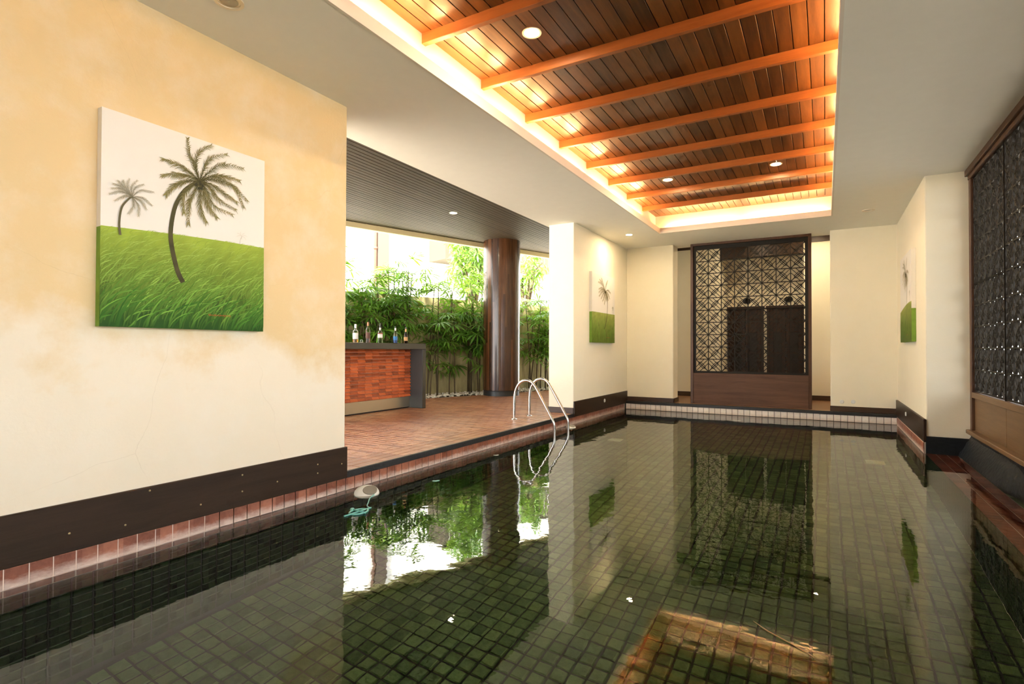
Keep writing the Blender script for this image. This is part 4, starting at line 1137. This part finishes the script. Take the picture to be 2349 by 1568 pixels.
def lady_palm(s, t, n, zt, label, seed, lo=0.35, spreadr=0.34, per=9):
    rg = random.Random(seed)
    b = gp(s, t, 0)
    pl = thing('lady_palm', label, 'palm', b, 'lady palms along the garden wall')
    for i in range(n):
        p0 = b + GD * rg.uniform(-spreadr, spreadr) + GN * rg.uniform(-.14, .14)
        ht = zt * rg.uniform(.62, 0.98) - 0.25 if i else zt - 0.3
        lean = GD * rg.uniform(-.22, .22) + GN * rg.uniform(-.12, .10)
        path = [p0 + lean * (k / 5) ** 1.5 + Vector((0, 0, -0.02 + ht * k / 5)) for k in range(6)]
        MB().tube([tuple(p) for p in path], [0.015, 0.0145, 0.014, 0.013, 0.012, 0.009], 6).build('stem', m_stem, pl, smooth='all')
        for k in range(per):
            f = 1.0 - (k / per) ** 1.15 * (1 - lo) * rg.uniform(.75, 1.0)
            x = f * 5; j = min(int(x), 4); p = path[j].lerp(path[j + 1], x - j)
            o = link('leaf', FANS[rg.randrange(7)], pl, p)
            o.rotation_euler = (rg.uniform(-.25, .25), rg.uniform(-.75, .25) if f > .85 else rg.uniform(-.35, .55), k * 2.4 + rg.uniform(-.5, .5))
            o.scale = (rg.uniform(.85, 1.2),) * 3
lady_palm(-1.95, 0.36, 8, 3.1, 'dense lady palm rising beside the near wall edge, behind the first bottles', 1, 0.2, 0.40, 11)
lady_palm(-1.20, 0.40, 8, 2.9, 'full lady palm behind the middle bottle of the bar', 2, 0.2, 0.40, 11)
lady_palm(-0.52, 0.42, 8, 3.15, 'tall bright lady palm standing behind the last bottles of the bar', 3, 0.50)
lady_palm(0.55, 0.36, 8, 2.75, 'lady palm just beyond the end of the bar', 4, 0.28)
lady_palm(1.38, 0.40, 8, 2.95, 'bright lady palm close beside the timber column', 5, 0.22)
lady_palm(2.15, 0.44, 4, 2.45, 'lady palm half hidden behind the timber column', 6, 0.4)
lady_palm(3.55, 0.40, 7, 2.6, 'lady palm in the gap between timber column and cream wall', 7, 0.25)
lady_palm(4.25, 0.40, 6, 2.45, 'lady palm partly hidden by the cream wall past the column', 8, 0.25)

def sprig(seed):
    rg = random.Random(seed); mb = MB()
    for i in range(9):
        a = i * 2.4; ln = rg.uniform(.14, .24); w = ln * .13; d = Vector((math.cos(a), math.sin(a), 0)); sd = Vector((-d.y, d.x, 0))
        up = rg.uniform(-.2, .5); V = []
        for j in range(5):
            t = j / 4; ww = w * math.sin(math.pi * min(.97, .08 + t * .9))
            p = d * (ln * t) + Vector((0, 0, ln * (up * t - .75 * t * t) + 0.02 * i))
            V += [p - sd * ww, p + sd * ww]
        mb.add(V, [(2*j, 2*j+1, 2*j+3, 2*j+2) for j in range(4)])
    return mb.mesh('leaf_cluster', m_leaf_tree, smooth='all')
SPR = [sprig(300 + i) for i in range(5)]
def tree(s, t, z0, z1, r, n, label, seed):
    rg = random.Random(seed); b = gp(s, t, -0.05)
    tr = thing('garden_tree', label, 'tree', b, 'leafy trees behind the garden wall')
    MB().tube([tuple(b), tuple(b + Vector((.05, 0, z0 * .6))), tuple(b + Vector((0, .05, (z0 + z1) / 2)))], [.10, .08, .04], 8).build('trunk', m_bark, tr, smooth='all')
    for k in range(7):
        a = k * 0.9; e = b + GD * (r * .8 * math.cos(a)) + GN * (r * .6 * math.sin(a)) + Vector((0, 0, z0 + (z1 - z0) * rg.uniform(.3, .9)))
        MB().tube([tuple(b + Vector((0, 0, z0 * .7))), tuple(b.lerp(e, .5) + Vector((0, 0, (z0 + .3) * .55))), tuple(e)], [.04, .028, .012], 6).build('branch', m_bark, tr, smooth='all')
    for k in range(n):
        while True:
            v = Vector((rg.uniform(-1, 1), rg.uniform(-1, 1), rg.uniform(-1, 1)))
            if v.length < 1: break
        p = b + GD * (v.x * r) + GN * (v.y * r * .8) + Vector((0, 0, (z0 + z1) / 2 + 0.05 + v.z * (z1 - z0) / 2))
        o = link('leaf_cluster', SPR[rg.randrange(5)], tr, p)
        o.rotation_euler = (rg.uniform(-.6, .6), rg.uniform(-.6, .6), rg.uniform(0, 6.28)); o.scale = (rg.uniform(.8, 1.25),) * 3
tree(2.55, 1.9, 2.45, 4.4, 0.75, 150, 'leafy tree rising over the garden wall beside the timber column', 21)
tree(4.7, 2.1, 2.6, 4.2, 0.75, 70, 'sparse leafy tree over the garden wall past the column', 22)

bd = thing('building', 'overexposed white building with salmon pilaster and tan balcony beyond the garden', 'building', gp(2, 6.0, -0.05))
def gbox(name, s0, s1, t0, t1, z0, z1, mat, parent, bevel=0):
    q = [gp(s0, t0), gp(s1, t0), gp(s1, t1), gp(s0, t1)]
    return MB().poly([(p.x, p.y) for p in q], z0, z1).build(name, mat, parent, bevel=bevel)
gbox('wall', -12, 14, 6.0, 6.6, -0.05, 9.0, m_bld, bd)
gbox('pilaster', 1.76, 2.14, 5.82, 6.0, -0.05, 9.0, m_pilaster, bd)
pc = gp(1.70, 5.9, 0)
MB().tube([(pc.x, pc.y, -0.05), (pc.x, pc.y, 9.0)], 0.055, 12).build('drain_pipe', m_salmon, bd, smooth='all')
for z in (2.6, 4.2, 5.8): MB().tube([(pc.x, pc.y, z), (pc.x, pc.y, z + .07)], 0.068, 12).build('pipe_collar', m_salmon, bd, smooth='all')
bal = gbox('balcony', 3.75, 9.0, 5.0, 6.0, 4.02, 4.22, m_tanlattice, bd)
for k in range(26):
    gbox('balcony_slat', 3.75 + k * 0.20, 3.75 + k * 0.20 + 0.16, 5.0, 5.03, 4.22, 5.1, m_tanlattice, bal)
gbox('balcony_side', 3.75, 3.78, 5.03, 6.0, 4.22, 5.1, m_tanlattice, bal)
gbox('balcony_rail', 3.73, 9.0, 4.97, 5.06, 5.1, 5.18, m_tanlattice, bal)
gbox('post', 5.05, 5.22, 5.25, 5.42, -0.05, 4.02, m_salmon, bd)
